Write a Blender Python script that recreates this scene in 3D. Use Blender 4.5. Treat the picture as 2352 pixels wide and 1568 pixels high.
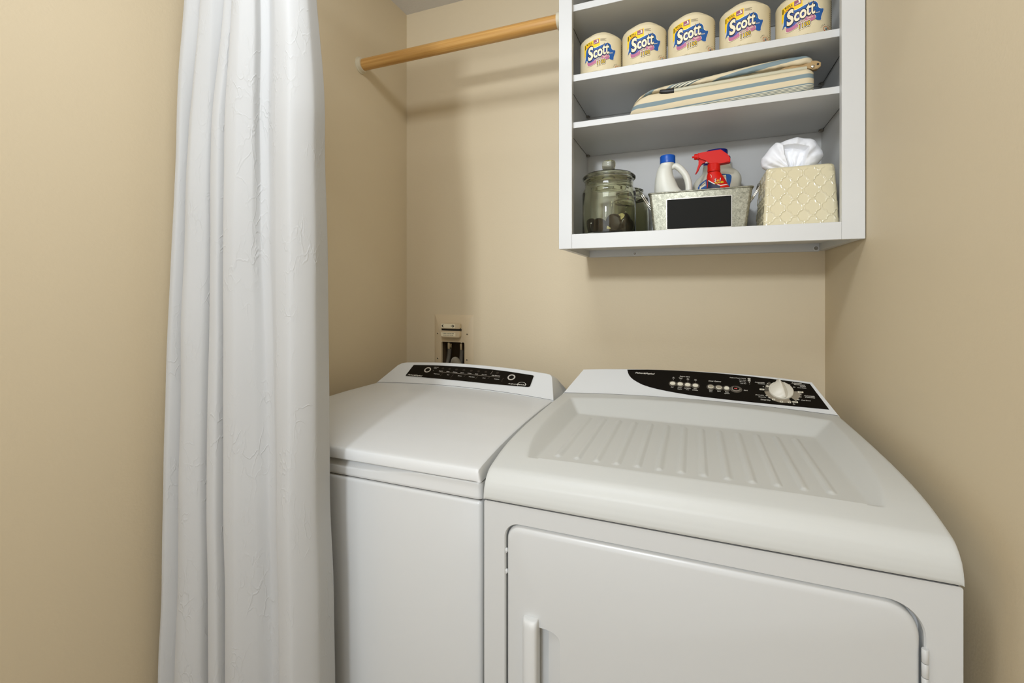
import bpy, bmesh, math, random
from mathutils import Vector, Matrix, noise

# ---------------------------------------------------------------- scene, camera, light
S = bpy.context.scene
for o in list(bpy.data.objects): bpy.data.objects.remove(o)
COL = S.collection
CAM_H = 1.30
cam_d = bpy.data.cameras.new('camera')
cam_d.sensor_fit = 'HORIZONTAL'; cam_d.sensor_width = 36.0
cam_d.lens = 36.0 * 1059.0 / 2352.0
cam_d.shift_y = -116.0 / 2352.0
cam_d.clip_start = 0.02
cam = bpy.data.objects.new('camera', cam_d)
cam.location = (0, 0, CAM_H)
cam.rotation_euler = (math.radians(90), 0, math.radians(21.5865))
COL.objects.link(cam); S.camera = cam

W = bpy.data.worlds.new('world'); S.world = W; W.use_nodes = True
W.node_tree.nodes['Background'].inputs[0].default_value = (0.95, 0.985, 1.04, 1)
W.node_tree.nodes['Background'].inputs[1].default_value = 1.85

def area(name, loc, target, sx, sy, power, color):
    l = bpy.data.lights.new(name, 'AREA'); l.shape = 'RECTANGLE'; l.size = sx; l.size_y = sy
    l.energy = power; l.color = color
    o = bpy.data.objects.new(name, l); o.location = loc
    o.rotation_euler = (Vector(target) - Vector(loc)).to_track_quat('-Z', 'Y').to_euler()
    COL.objects.link(o); return o
key = area('key_lamp', (-0.40, -1.30, 1.985), (-0.32, 1.5, 1.45), 0.18, 0.18, 5.7, (0.93, 0.99, 1.06)); key.data.spread = math.radians(85)
hl = area('added_fill_lamp', (-0.35, 0.38, 2.445), (-0.35, 0.95, 1.0), 0.50, 0.50, 15.5, (0.93, 0.985, 1.06))  # added fill light that lifts the closet interior, not a known source

S.view_settings.view_transform = 'Standard'; S.view_settings.look = 'None'
S.view_settings.gamma = 1; S.view_settings.use_curve_mapping = False
S.view_settings.exposure = 0.0

# ---------------------------------------------------------------- materials
def srgb(r, g, b):
    f = lambda c: (c / 255) / 12.92 if c / 255 <= 0.04045 else ((c / 255 + 0.055) / 1.055) ** 2.4
    return (f(r), f(g), f(b), 1)
def mat(name, col, rough=0.5, metal=0.0, spec=0.5, bump=None, sheen=0, coat=0):
    m = bpy.data.materials.new(name); m.use_nodes = True
    nt = m.node_tree; b = nt.nodes['Principled BSDF']
    b.inputs['Base Color'].default_value = col; b.inputs['Roughness'].default_value = rough
    b.inputs['Metallic'].default_value = metal; b.inputs['Specular IOR Level'].default_value = spec
    if sheen: b.inputs['Sheen Weight'].default_value = sheen
    if coat: b.inputs['Coat Weight'].default_value = coat; b.inputs['Coat Roughness'].default_value = 0.08
    if bump:
        sc, st, dist = bump
        tc = nt.nodes.new('ShaderNodeTexCoord'); n = nt.nodes.new('ShaderNodeTexNoise')
        n.inputs['Scale'].default_value = sc; n.inputs['Detail'].default_value = 3
        bp = nt.nodes.new('ShaderNodeBump'); bp.inputs['Strength'].default_value = st; bp.inputs['Distance'].default_value = dist
        nt.links.new(tc.outputs['Object'], n.inputs['Vector']); nt.links.new(n.outputs['Fac'], bp.inputs['Height'])
        nt.links.new(bp.outputs['Normal'], b.inputs['Normal'])
    return m
def node(m, t): return m.node_tree.nodes.new(t)
M = {}
M['wall'] = mat('tan_wall_paint', srgb(218, 202, 171), 0.55, bump=(170, 0.22, 0.0012), spec=0.35)
M['ceiling'] = mat('ceiling_paint', srgb(222, 220, 218), 0.9, bump=(90, 0.5, 0.002))
M['floor'] = mat('floor_vinyl', srgb(176, 166, 150), 0.8)
M['enamel'] = mat('white_enamel', srgb(208, 209, 207), 0.28, coat=0.2)
M['plastic'] = mat('white_appliance_plastic', srgb(218, 219, 217), 0.36)
M['tray'] = mat('textured_white_plastic', srgb(203, 204, 199), 0.45)
M['panel'] = mat('black_gloss_panel', srgb(16, 12, 7), 0.4, spec=0.15)
M['ink'] = mat('white_print', srgb(226, 222, 210), 0.5)
M['ink_dim'] = mat('grey_print', srgb(92, 82, 70), 0.5)
M['ink_mid'] = mat('mid_grey_print', srgb(160, 150, 136), 0.5)
M['ring'] = mat('silver_ring', srgb(205, 200, 190), 0.35, metal=0.3)
M['bezel'] = mat('grey_bezel', srgb(84, 78, 68), 0.4)
M['dialgrey'] = mat('taupe_dial_band', srgb(140, 130, 112), 0.45)
M['knob'] = mat('cream_knob', srgb(214, 208, 192), 0.35)
M['button'] = mat('cream_button', srgb(222, 216, 196), 0.35)
M['button_dim'] = mat('taupe_button', srgb(160, 150, 130), 0.4)
M['red_led'] = mat('red_print', srgb(214, 92, 84), 0.4)
M['gap'] = mat('dark_gap', srgb(60, 58, 55), 0.8)
M['cabinet'] = mat('white_laminate', srgb(210, 210, 207), 0.42)
M['wood'] = mat('varnished_wood', srgb(206, 158, 88), 0.36, coat=0.15)
M['socket'] = mat('cream_socket_plastic', srgb(212, 202, 176), 0.4)
M['almond'] = mat('almond_plastic', srgb(216, 197, 163), 0.45)
M['boxdark'] = mat('dark_box_plastic', srgb(104, 84, 58), 0.6)
M['black'] = mat('black_rubber', srgb(18, 17, 15), 0.45)
M['drainhose'] = mat('light_grey_hose', srgb(158, 148, 128), 0.45)
M['hose'] = mat('grey_hose', srgb(104, 98, 86), 0.5)
M['chrome'] = mat('chrome', srgb(222, 218, 208), 0.18, metal=1)
M['steel'] = mat('steel_screw', srgb(150, 145, 135), 0.35, metal=0.9)
M['rubberwhite'] = mat('white_rubber', srgb(225, 225, 222), 0.5)
M['paper'] = mat('cream_paper_wrap', srgb(220, 206, 170), 0.6, bump=(60, 0.25, 0.002))
M['yellow'] = mat('yellow_print', srgb(250, 206, 20), 0.6)
M['blue'] = mat('blue_print', srgb(28, 88, 158), 0.6)
M['indigo'] = mat('indigo_print', srgb(78, 88, 160), 0.6)
M['navy'] = mat('navy_print', srgb(28, 34, 62), 0.6)
M['pink'] = mat('mauve_print', srgb(186, 112, 142), 0.6)
M['orange'] = mat('orange_red_print', srgb(190, 84, 34), 0.6)
M['teal'] = mat('teal_print', srgb(70, 140, 150), 0.6)
M['darkink'] = mat('dark_print', srgb(36, 32, 26), 0.6)
M['greyink'] = mat('faded_print', srgb(120, 108, 84), 0.6)
M['purple'] = mat('plum_print', srgb(140, 80, 118), 0.6)
M['cream_ink'] = mat('cream_print', srgb(240, 228, 196), 0.6)
M['red'] = mat('red_plastic', srgb(202, 20, 4), 0.5, spec=0.25)
M['hdpe'] = mat('white_jug_plastic', srgb(222, 222, 210), 0.38)
M['hdpe2'] = mat('ivory_jug_plastic', srgb(212, 208, 190), 0.38)
M['bluecap'] = mat('blue_cap_plastic', srgb(10, 82, 176), 0.35)
M['darkbluecap'] = mat('dark_blue_cap_plastic', srgb(12, 24, 120), 0.35)
M['ceramic'] = mat('cream_glazed_ceramic', srgb(216, 206, 172), 0.12, coat=0.6)
M['tissue'] = mat('tissue_paper', srgb(242, 243, 246), 0.8, bump=(120, 0.2, 0.002))
M['capsule'] = mat('dark_brown_film', srgb(38, 28, 24), 0.15)
M['capsule_lid'] = mat('cream_film', srgb(222, 212, 156), 0.2)
M['chalk'] = mat('chalkboard', srgb(20, 20, 16), 0.6, spec=0.15)
M['legtube'] = mat('pale_green_grey_metal', srgb(200, 196, 172), 0.35)
M['bracket'] = mat('tan_metal_bracket', srgb(178, 150, 106), 0.4, metal=0.3)
M['lining'] = mat('cream_lining', srgb(214, 202, 172), 0.8)

def glass_mat(name, col, rough=0.0):
    m = mat(name, col, rough); b = m.node_tree.nodes['Principled BSDF']
    b.inputs['Transmission Weight'].default_value = 1.0; b.inputs['IOR'].default_value = 1.45
    return m
M['glass'] = glass_mat('olive_tinted_glass', srgb(246, 246, 228))

# wood grain
m = M['wood']; nt = m.node_tree; b = nt.nodes['Principled BSDF']
tc = node(m, 'ShaderNodeTexCoord'); mp = node(m, 'ShaderNodeMapping'); mp.inputs['Scale'].default_value = (1.2, 60, 60)
n = node(m, 'ShaderNodeTexNoise'); n.inputs['Scale'].default_value = 2.2; n.inputs['Detail'].default_value = 5
cr = node(m, 'ShaderNodeValToRGB'); cr.color_ramp.elements[0].position = 0.3; cr.color_ramp.elements[0].color = srgb(186, 134, 66)
cr.color_ramp.elements[1].position = 0.7; cr.color_ramp.elements[1].color = srgb(214, 168, 98)
nt.links.new(tc.outputs['Object'], mp.inputs[0]); nt.links.new(mp.outputs[0], n.inputs['Vector'])
nt.links.new(n.outputs['Fac'], cr.inputs[0]); nt.links.new(cr.outputs[0], b.inputs['Base Color'])

# galvanised spangle
m = M['galv'] = mat('galvanised_steel', srgb(176, 176, 164), 0.42, metal=0.75); nt = m.node_tree; b = nt.nodes['Principled BSDF']
tc = node(m, 'ShaderNodeTexCoord'); v = node(m, 'ShaderNodeTexVoronoi'); v.inputs['Scale'].default_value = 170
nz = node(m, 'ShaderNodeTexNoise'); nz.inputs['Scale'].default_value = 75; nz.inputs['Detail'].default_value = 8; nz.inputs['Distortion'].default_value = 5
mx = node(m, 'ShaderNodeMix'); mx.data_type = 'RGBA'; mx.inputs[0].default_value = 0.78
cr = node(m, 'ShaderNodeValToRGB'); cr.color_ramp.elements[0].position = 0.3; cr.color_ramp.elements[0].color = srgb(112, 112, 98)
cr.color_ramp.elements[1].position = 0.75; cr.color_ramp.elements[1].color = srgb(182, 180, 162)
nt.links.new(tc.outputs['Object'], v.inputs['Vector']); nt.links.new(tc.outputs['Object'], nz.inputs['Vector'])
nt.links.new(v.outputs['Color'], mx.inputs[6]); nt.links.new(nz.outputs['Color'], mx.inputs[7])
nt.links.new(mx.outputs[2], cr.inputs[0]); nt.links.new(cr.outputs[0], b.inputs['Base Color'])
bp = node(m, 'ShaderNodeBump'); bp.inputs['Strength'].default_value = 0.25; bp.inputs['Distance'].default_value = 0.001
nt.links.new(nz.outputs['Fac'], bp.inputs['Height']); nt.links.new(bp.outputs['Normal'], b.inputs['Normal'])

# crushed white curtain fabric: creases as fine ridges
m = M['curtain'] = mat('crushed_white_fabric', srgb(186, 186, 184), 0.75, sheen=0.15); nt = m.node_tree; b = nt.nodes['Principled BSDF']
tc = node(m, 'ShaderNodeTexCoord'); mp = node(m, 'ShaderNodeMapping'); mp.inputs['Scale'].default_value = (1, 1, 0.42)
nd = node(m, 'ShaderNodeTexNoise'); nd.inputs['Scale'].default_value = 22; nd.inputs['Detail'].default_value = 3
ad = node(m, 'ShaderNodeMixRGB'); ad.blend_type = 'ADD'; ad.inputs[0].default_value = 0.08
vo = node(m, 'ShaderNodeTexVoronoi'); vo.feature = 'DISTANCE_TO_EDGE'; vo.inputs['Scale'].default_value = 44
cr = node(m, 'ShaderNodeMapRange'); cr.inputs[1].default_value = 0.0; cr.inputs[2].default_value = 0.075; cr.inputs[3].default_value = 1.0; cr.inputs[4].default_value = 0.0
nm = node(m, 'ShaderNodeTexNoise'); nm.inputs['Scale'].default_value = 20; nm.inputs['Detail'].default_value = 2
mr = node(m, 'ShaderNodeMapRange'); mr.inputs[1].default_value = 0.47; mr.inputs[2].default_value = 0.66
mu = node(m, 'ShaderNodeMath'); mu.operation = 'MULTIPLY'
bp = node(m, 'ShaderNodeBump'); bp.inputs['Strength'].default_value = 0.55; bp.inputs['Distance'].default_value = 0.001
nt.links.new(tc.outputs['Object'], mp.inputs[0]); nt.links.new(mp.outputs[0], nd.inputs['Vector']); nt.links.new(mp.outputs[0], ad.inputs[1]); nt.links.new(nd.outputs['Color'], ad.inputs[2])
nt.links.new(ad.outputs[0], vo.inputs['Vector']); nt.links.new(vo.outputs['Distance'], cr.inputs[0]); nt.links.new(mp.outputs[0], nm.inputs['Vector']); nt.links.new(nm.outputs['Fac'], mr.inputs[0])
nt.links.new(cr.outputs[0], mu.inputs[0]); nt.links.new(mr.outputs[0], mu.inputs[1]); nt.links.new(mu.outputs[0], bp.inputs['Height']); nt.links.new(bp.outputs['Normal'], b.inputs['Normal'])

# striped ironing board cover: stripes run along the board (UV v across the cloth, in metres)
m = M['stripe'] = mat('striped_cotton', srgb(220, 206, 176), 0.85, bump=(900, 0.3, 0.0005)); nt = m.node_tree; b = nt.nodes['Principled BSDF']
uvn = node(m, 'ShaderNodeUVMap'); sp = node(m, 'ShaderNodeSeparateXYZ'); nt.links.new(uvn.outputs[0], sp.inputs[0])
md = node(m, 'ShaderNodeMath'); md.operation = 'MULTIPLY'; md.inputs[1].default_value = 1 / 0.085; nt.links.new(sp.outputs[1], md.inputs[0])
fr = node(m, 'ShaderNodeMath'); fr.operation = 'FRACT'; nt.links.new(md.outputs[0], fr.inputs[0])
cr = node(m, 'ShaderNodeValToRGB'); cr.color_ramp.interpolation = 'CONSTANT'
CRM, BLU, DRK, PAL = srgb(220, 205, 172), srgb(128, 146, 150), srgb(96, 108, 106), srgb(228, 222, 198)
stops = [(0, CRM), (.20, BLU), (.36, CRM), (.56, DRK), (.60, PAL), (.64, DRK), (.67, PAL), (.71, DRK), (.74, PAL), (.78, DRK), (.81, PAL), (.85, BLU), (.92, CRM)]
e = cr.color_ramp.elements; e[0].position = 0; e[0].color = stops[0][1]; e[1].position = stops[1][0]; e[1].color = stops[1][1]
for p, c in stops[2:]:
    q = e.new(p); q.color = c
nt.links.new(fr.outputs[0], cr.inputs[0]); nt.links.new(cr.outputs[0], b.inputs['Base Color'])

# ---------------------------------------------------------------- helpers
def link(name, me, m=None, parent=None, smooth=False):
    if m is not None and not me.materials:
        for mm in (m if isinstance(m, (list, tuple)) else [m]): me.materials.append(M[mm] if isinstance(mm, str) else mm)
    o = bpy.data.objects.new(name, me); COL.objects.link(o)
    if parent is not None: o.parent = parent; o.matrix_parent_inverse = Matrix.Translation(-parent_world(parent))
    if smooth: smooth_by_angle(me, smooth if not isinstance(smooth, bool) else 40)
    return o
def parent_world(p):
    v = p.location.copy()
    return v
def smooth_by_angle(me, deg):
    bm = bmesh.new(); bm.from_mesh(me)
    for f in bm.faces: f.smooth = True
    a = math.radians(deg)
    for e_ in bm.edges:
        if len(e_.link_faces) == 2 and e_.calc_face_angle(0) > a: e_.smooth = False
    bm.to_mesh(me); bm.free()
def from_bm(name, bm, m, parent=None, smooth=False, normals=True):
    if normals: bmesh.ops.recalc_face_normals(bm, faces=bm.faces[:])
    me = bpy.data.meshes.new(name); bm.to_mesh(me); bm.free()
    return link(name, me, m, parent, smooth)
def thing(name, label, cat, loc=(0, 0, 0), group=None):
    o = bpy.data.objects.new(name, None); COL.objects.link(o); o.location = loc; o.empty_display_size = 0.05
    tag(o, label, cat, group); return o
def tag(o, label, cat, group=None):
    o['label'] = label; o['category'] = cat
    if group: o['group'] = group
    return o
def struct(o): o['kind'] = 'structure'; return o
def add_box(bm, x0, x1, y0, y1, z0, z1, bev=0.0, seg=2, only=None):
    vs = [bm.verts.new(p) for p in [(x0, y0, z0), (x1, y0, z0), (x1, y1, z0), (x0, y1, z0), (x0, y0, z1), (x1, y0, z1), (x1, y1, z1), (x0, y1, z1)]]
    fs = [bm.faces.new([vs[i] for i in q]) for q in [(0, 3, 2, 1), (4, 5, 6, 7), (0, 1, 5, 4), (1, 2, 6, 5), (2, 3, 7, 6), (3, 0, 4, 7)]]
    if bev > 0:
        es = set()
        for f in fs:
            for e_ in f.edges:
                if only is None or only(e_): es.add(e_)
        bmesh.ops.bevel(bm, geom=list(es), offset=bev, segments=seg, affect='EDGES', profile=0.5)
def box(name, dims, m, parent=None, bev=0.0, seg=2, only=None, smooth=35):
    bm = bmesh.new(); add_box(bm, *dims, bev=bev, seg=seg, only=only)
    return from_bm(name, bm, m, parent, smooth if bev else False)
def add_lathe(bm, prof, c=(0, 0, 0), n=48, axis='Z', cap0=True, cap1=True, sx=1, sy=1):
    rings = []
    for r, h in prof:
        ring = []
        for i in range(n):
            a = 2 * math.pi * i / n
            p = Vector((r * math.cos(a) * sx, r * math.sin(a) * sy, h))
            if axis == 'X': p = Vector((p.z, p.x, p.y))
            if axis == 'Y': p = Vector((p.x, p.z, p.y))
            ring.append(bm.verts.new(p + Vector(c)))
        rings.append(ring)
    for a_, b_ in zip(rings, rings[1:]):
        for i in range(n): bm.faces.new((a_[i], a_[(i + 1) % n], b_[(i + 1) % n], b_[i]))
    if cap0: bm.faces.new(rings[0][::-1])
    if cap1: bm.faces.new(rings[-1])
def lathe(name, prof, c, m, parent=None, smooth=40, **k):
    bm = bmesh.new(); add_lathe(bm, prof, c, **k); return from_bm(name, bm, m, parent, smooth)
def add_tube(bm, pts, r, n=12, cap=True):
    pts = [Vector(p) for p in pts]; rr = r if isinstance(r, (list, tuple)) else [r] * len(pts)
    t0 = (pts[1] - pts[0]).normalized(); up = Vector((0, 0, 1)) if abs(t0.z) < 0.9 else Vector((1, 0, 0))
    nrm = t0.cross(up).normalized(); rings = []
    for i, p in enumerate(pts):
        t = (pts[min(i + 1, len(pts) - 1)] - pts[max(i - 1, 0)]).normalized()
        nrm = (nrm - t * nrm.dot(t)).normalized(); bn = t.cross(nrm)
        rings.append([bm.verts.new(p + (nrm * math.cos(2 * math.pi * k / n) + bn * math.sin(2 * math.pi * k / n)) * rr[i]) for k in range(n)])
    for a_, b_ in zip(rings, rings[1:]):
        for i in range(n): bm.faces.new((a_[i], a_[(i + 1) % n], b_[(i + 1) % n], b_[i]))
    if cap: bm.faces.new(rings[0][::-1]); bm.faces.new(rings[-1])
def tube(name, pts, r, m, parent=None, n=12):
    bm = bmesh.new(); add_tube(bm, pts, r, n); return from_bm(name, bm, m, parent, 50)
def spline(pts, k=8):
    pts = [Vector(p) for p in pts]; P = [pts[0] * 2 - pts[1]] + pts + [pts[-1] * 2 - pts[-2]]; out = []
    for i in range(1, len(P) - 2):
        for j in range(k):
            t = j / k; a, b_, c, d = P[i - 1], P[i], P[i + 1], P[i + 2]
            out.append(0.5 * ((2 * b_) + (c - a) * t + (2 * a - 5 * b_ + 4 * c - d) * t * t + (3 * b_ - a - 3 * c + d) * t ** 3))
    out.append(pts[-1]); return out
def add_prism(bm, pts2, f0, f1, bev=0, seg=2):
    """closed polygon (list of 2D), f0/f1 map 2D -> 3D on the two faces"""
    a = [bm.verts.new(f0(*p)) for p in pts2]; b_ = [bm.verts.new(f1(*p)) for p in pts2]
    n = len(pts2); fa = bm.faces.new(a); fb = bm.faces.new(b_[::-1])
    for i in range(n): bm.faces.new((a[i], b_[i], b_[(i + 1) % n], a[(i + 1) % n]))
    if bev:
        bmesh.ops.bevel(bm, geom=list(fa.edges) + list(fb.edges), offset=bev, segments=seg, affect='EDGES')
def round_rect(x0, x1, y0, y1, r, n=8):
    """r: single or (bl, br, tr, tl)"""
    r = r if isinstance(r, (tuple, list)) else (r,) * 4
    out = []
    for (cx, cy, a0, rr) in ((x0 + r[0], y0 + r[0], 180, r[0]), (x1 - r[1], y0 + r[1], 270, r[1]), (x1 - r[2], y1 - r[2], 0, r[2]), (x0 + r[3], y1 - r[3], 90, r[3])):
        for i in range(n + 1):
            a = math.radians(a0 + 90 * i / n); out.append((cx + rr * math.cos(a), cy + rr * math.sin(a)))
    return out
def fill_with_holes(bm, loops, f):
    """triangulated face with holes; returns list of vertex loops"""
    L = []; edges = []
    for lp in loops:
        vs = [bm.verts.new(f(*p)) for p in lp]; L.append(vs)
        for i in range(len(vs)): edges.append(bm.edges.new((vs[i], vs[(i + 1) % len(vs)])))
    bmesh.ops.triangle_fill(bm, use_beauty=True, use_dissolve=False, edges=edges)
    return L
def bridge(bm, A, B):
    n = len(A)
    for i in range(n):
        try: bm.faces.new((A[i], A[(i + 1) % n], B[(i + 1) % n], B[i]))
        except ValueError: pass

_tc = {}
def text2d(body, bold=0.0, shear=0.0, size=1.0):
    key = (body, bold, shear)
    if key not in _tc:
        cu = bpy.data.curves.new('t', 'FONT'); cu.body = body; cu.size = 1; cu.offset = bold; cu.shear = shear
        cu.resolution_u = 3; cu.fill_mode = 'BOTH'
        ob = bpy.data.objects.new('t', cu); COL.objects.link(ob)
        dg = bpy.context.evaluated_depsgraph_get(); me = bpy.data.meshes.new_from_object(ob.evaluated_get(dg))
        vs = [(v_.co.x, v_.co.y) for v_ in me.vertices]; fs = [tuple(p.vertices) for p in me.polygons]
        bpy.data.objects.remove(ob); bpy.data.curves.remove(cu); bpy.data.meshes.remove(me)
        _tc[key] = (vs, fs)
    return _tc[key]
def put_text(bm, body, x, y, h, f, align='L', bold=0.0, shear=0.25, width=None, rot=0.0, mi=0):
    """h = cap height; (x, y) baseline point; f(x, y) -> 3D"""
    vs, fs = text2d(body, bold, shear)
    if not vs: return
    s = h / 0.70; xs = [v_[0] for v_ in vs]; x0, x1 = min(xs), max(xs); sxx = s
    if width: sxx = width / (x1 - x0)
    off = {'L': -x0, 'C': -(x0 + x1) / 2, 'R': -x1}[align]
    c, sn = math.cos(rot), math.sin(rot); nv = []
    for (px, py) in vs:
        a, b_ = (px + off) * sxx, py * s
        nv.append(bm.verts.new(f(x + a * c - b_ * sn, y + a * sn + b_ * c)))
    for q in fs:
        try: fc = bm.faces.new([nv[i] for i in q]); fc.material_index = mi
        except ValueError: pass
def poly(bm, pts, f, mi=0):
    vs = [bm.verts.new(f(*p)) for p in pts]; fc = bm.faces.new(vs); fc.material_index = mi
    return fc
def ell(cx, cy, rx, ry, n=24): return [(cx + rx * math.cos(2 * math.pi * i / n), cy + ry * math.sin(2 * math.pi * i / n)) for i in range(n)]
def ring2d(bm, cx, cy, r0, r1, f, mi=0, n=32, a0=0, a1=360, ky=1.0):
    k = n; full = abs(a1 - a0) >= 360
    A = []; B = []
    for i in range(k if full else k + 1):
        a = math.radians(a0 + (a1 - a0) * i / k)
        A.append(bm.verts.new(f(cx + r0 * math.cos(a), cy + ky * r0 * math.sin(a)))); B.append(bm.verts.new(f(cx + r1 * math.cos(a), cy + ky * r1 * math.sin(a))))
    for i in range(k):
        j = (i + 1) % len(A); fc = bm.faces.new((A[i], A[j], B[j], B[i])); fc.material_index = mi

# ---------------------------------------------------------------- room
XL, XR, YB, ZC, YF = -1.139, 0.3707, 1.66, 2.474, -1.90
def wallquad(name, pts, m, holes=None):
    bm = bmesh.new(); bm.faces.new([bm.verts.new(p) for p in pts]); return struct(from_bm(name, bm, m, None, False, False))
T = 0.10
struct(box('wall_left', (XL - T, XL, YF, YB + T, 0, ZC), 'wall'))
struct(box('wall_right', (XR, XR + T, YF, YB + T, 0, ZC), 'wall'))
struct(box('floor', (XL - T, XR + T, YF, YB + T, -T, 0), 'floor'))
struct(box('ceiling', (XL - T, XR + T, YF, YB + T, ZC, ZC + T), 'ceiling'))
# back wall with the rough opening for the laundry supply box
HX0, HX1, HZ0, HZ1 = -0.972, -0.856, 0.955, 1.098
bm = bmesh.new()
for y in (YB, YB + T):
    for (a, b_, c, d) in ((XL, HX0, 0, ZC), (HX1, XR, 0, ZC), (HX0, HX1, 0, HZ0), (HX0, HX1, HZ1, ZC)):
        bm.faces.new([bm.verts.new(p) for p in ((a, y, c), (b_, y, c), (b_, y, d), (a, y, d))])
for (p, q) in (((HX0, HZ0), (HX1, HZ0)), ((HX1, HZ0), (HX1, HZ1)), ((HX1, HZ1), (HX0, HZ1)), ((HX0, HZ1), (HX0, HZ0))):
    bm.faces.new([bm.verts.new(v_) for v_ in ((p[0], YB, p[1]), (q[0], YB, q[1]), (q[0], YB + T, q[1]), (p[0], YB + T, p[1]))])
bmesh.ops.remove_doubles(bm, verts=bm.verts[:], dist=1e-5)
struct(from_bm('wall_back', bm, 'wall', None, False))

# added out-of-view disc as a made-up fixture (its fill light is the added_fill_lamp above)
clt = thing('added_ceiling_disc', 'added round white ceiling disc above the fill lamp, out of view', 'ceiling light', (-0.35, 0.38, ZC))
lathe('added_disc_body', [(0.28, ZC - 0.018), (0.29, ZC - 0.016), (0.29, ZC)], (-0.35, 0.38, 0), 'plastic', clt, n=48)
# ---------------------------------------------------------------- dryer
DX0, DX1, DXC, DH = -0.361, 0.325, -0.018, 0.343
DY0, DY1 = 0.773, 1.50
dryer = thing('clothes_dryer', 'white clothes dryer on the right with ribbed top tray and round cream control knob', 'dryer', (DXC, 1.13, 0))
# body with door opening
GX0, GX1, GZ0, GZ1 = -0.3205, 0.2870, 0.27, 0.8815
outer = round_rect(DX0, DX1, 0.03, 0.9145, (0.002, 0.002, 0.0035, 0.0035), 4)
inner = round_rect(GX0, GX1, GZ0, GZ1, (0.03, 0.042, 0.044, 0.028), 10)
bm = bmesh.new()
F = lambda x, z: (x, DY0, z)
A, B = fill_with_holes(bm, [outer, inner], F)
# rolled edge of opening: down into the recess
c0 = [bm.verts.new((v_.co.x, DY0 + 0.004, v_.co.z)) for v_ in B]
icx, icz = (GX0 + GX1) / 2, (GZ0 + GZ1) / 2
c0 = [bm.verts.new((p[0], DY0 + 0.003, p[1])) for p in round_rect(GX0 + .0018, GX1 - .0018, GZ0 + .0018, GZ1 - .0018, (0.028, 0.040, 0.042, 0.026), 10)]
for v_ in [v_ for v_ in bm.verts if not v_.link_edges]: bm.verts.remove(v_)
c0 = [bm.verts.new((p[0], DY0 + 0.003, p[1])) for p in round_rect(GX0 + .0018, GX1 - .0018, GZ0 + .0018, GZ1 - .0018, (0.028, 0.040, 0.042, 0.026), 10)]
c1 = [bm.verts.new((v_.co.x, DY0 + 0.020, v_.co.z)) for v_ in c0]
bridge(bm, B, c0); bridge(bm, c0, c1); bm.faces.new(c1)
o1 = [bm.verts.new((p[0], DY0 + 0.004, p[1])) for p in round_rect(DX0 - .0, DX1 + .0, 0.03, 0.9145, (0.002, 0.002, 0.0035, 0.0035), 4)]
D = [bm.verts.new((v_.co.x, DY1, v_.co.z)) for v_ in A]
bridge(bm, A, o1); bridge(bm, o1, D); bm.faces.new(D)
from_bm('cabinet_body', bm, 'enamel', dryer, 30)

# door with moulded grip pocket
door_out = round_rect(-0.3160, 0.2812, 0.274, 0.8785, (0.026, 0.036, 0.042, 0.026), 10)
pocket = [(-0.262, 0.46), (-0.2215, 0.46)]
pocket += [(-0.2167, 0.48), (-0.2167, 0.6905)]
for i in range(1, 8):
    a = math.radians(90 * i / 8); pocket.append((-0.2410 + 0.0243 * math.cos(a), 0.6905 + 0.0165 * math.sin(a)))
pocket += [(-0.2410, 0.7075), (-0.262, 0.7075)]
DYF = DY0 - 0.0005
bm = bmesh.new()
door_in = round_rect(-0.3160 + .006, 0.2812 - .006, 0.274 + .006, 0.8785 - .013, (0.022, 0.032, 0.036, 0.021), 10)
A, P_ = fill_with_holes(bm, [door_in, pocket], lambda x, z: (x, DYF, z))
prev = A
for t in (0.25, 0.5, 0.75, 1.0):
    q = []
    for (xi, zi), (xo, zo) in zip(door_in, door_out):
        s_ = math.sin(t * math.pi / 2); q.append(bm.verts.new((xi + (xo - xi) * s_, DYF + 0.0085 * (1 - math.cos(t * math.pi / 2)), zi + (zo - zi) * s_)))
    bridge(bm, prev, q); prev = q
q = [bm.verts.new((v_.co.x, DY0 + 0.0185, v_.co.z)) for v_ in prev]; bridge(bm, prev, q); bm.faces.new(q)
dep = lambda x: 0.022 if x < -0.240 else 0.0012 + 0.006 * max(0, (-0.2167 - x) / 0.0233)
Q = [bm.verts.new((v_.co.x, DYF + dep(v_.co.x), v_.co.z)) for v_ in P_]; bridge(bm, P_, Q)
mid = [p for p in pocket]
# pocket floor: deep channel behind the bar, shallow slope to the right
def pz(x):
    return 0.7075 if x <= -0.2410 else 0.6905 + 0.0165 * math.sqrt(max(0, 1 - ((x + 0.2410) / 0.0243) ** 2))
cols = [-0.262, -0.2395, -0.2390, -0.235, -0.231, -0.227, -0.223, -0.220, -0.2180, -0.2168]
dd = [0.022, 0.022, 0.0072, 0.006, 0.005, 0.004, 0.0028, 0.002, 0.0015, 0.001]
vt = [bm.verts.new((x, DYF + d_, pz(x))) for x, d_ in zip(cols, dd)]; vb = [bm.verts.new((x, DYF + d_, 0.462)) for x, d_ in zip(cols, dd)]
for i in range(len(cols) - 1): bm.faces.new((vb[i], vb[i + 1], vt[i + 1], vt[i]))
for v_ in [v_ for v_ in bm.verts if not v_.link_faces]: bm.verts.remove(v_)
door = from_bm('door', bm, 'enamel', dryer, 32)
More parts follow.
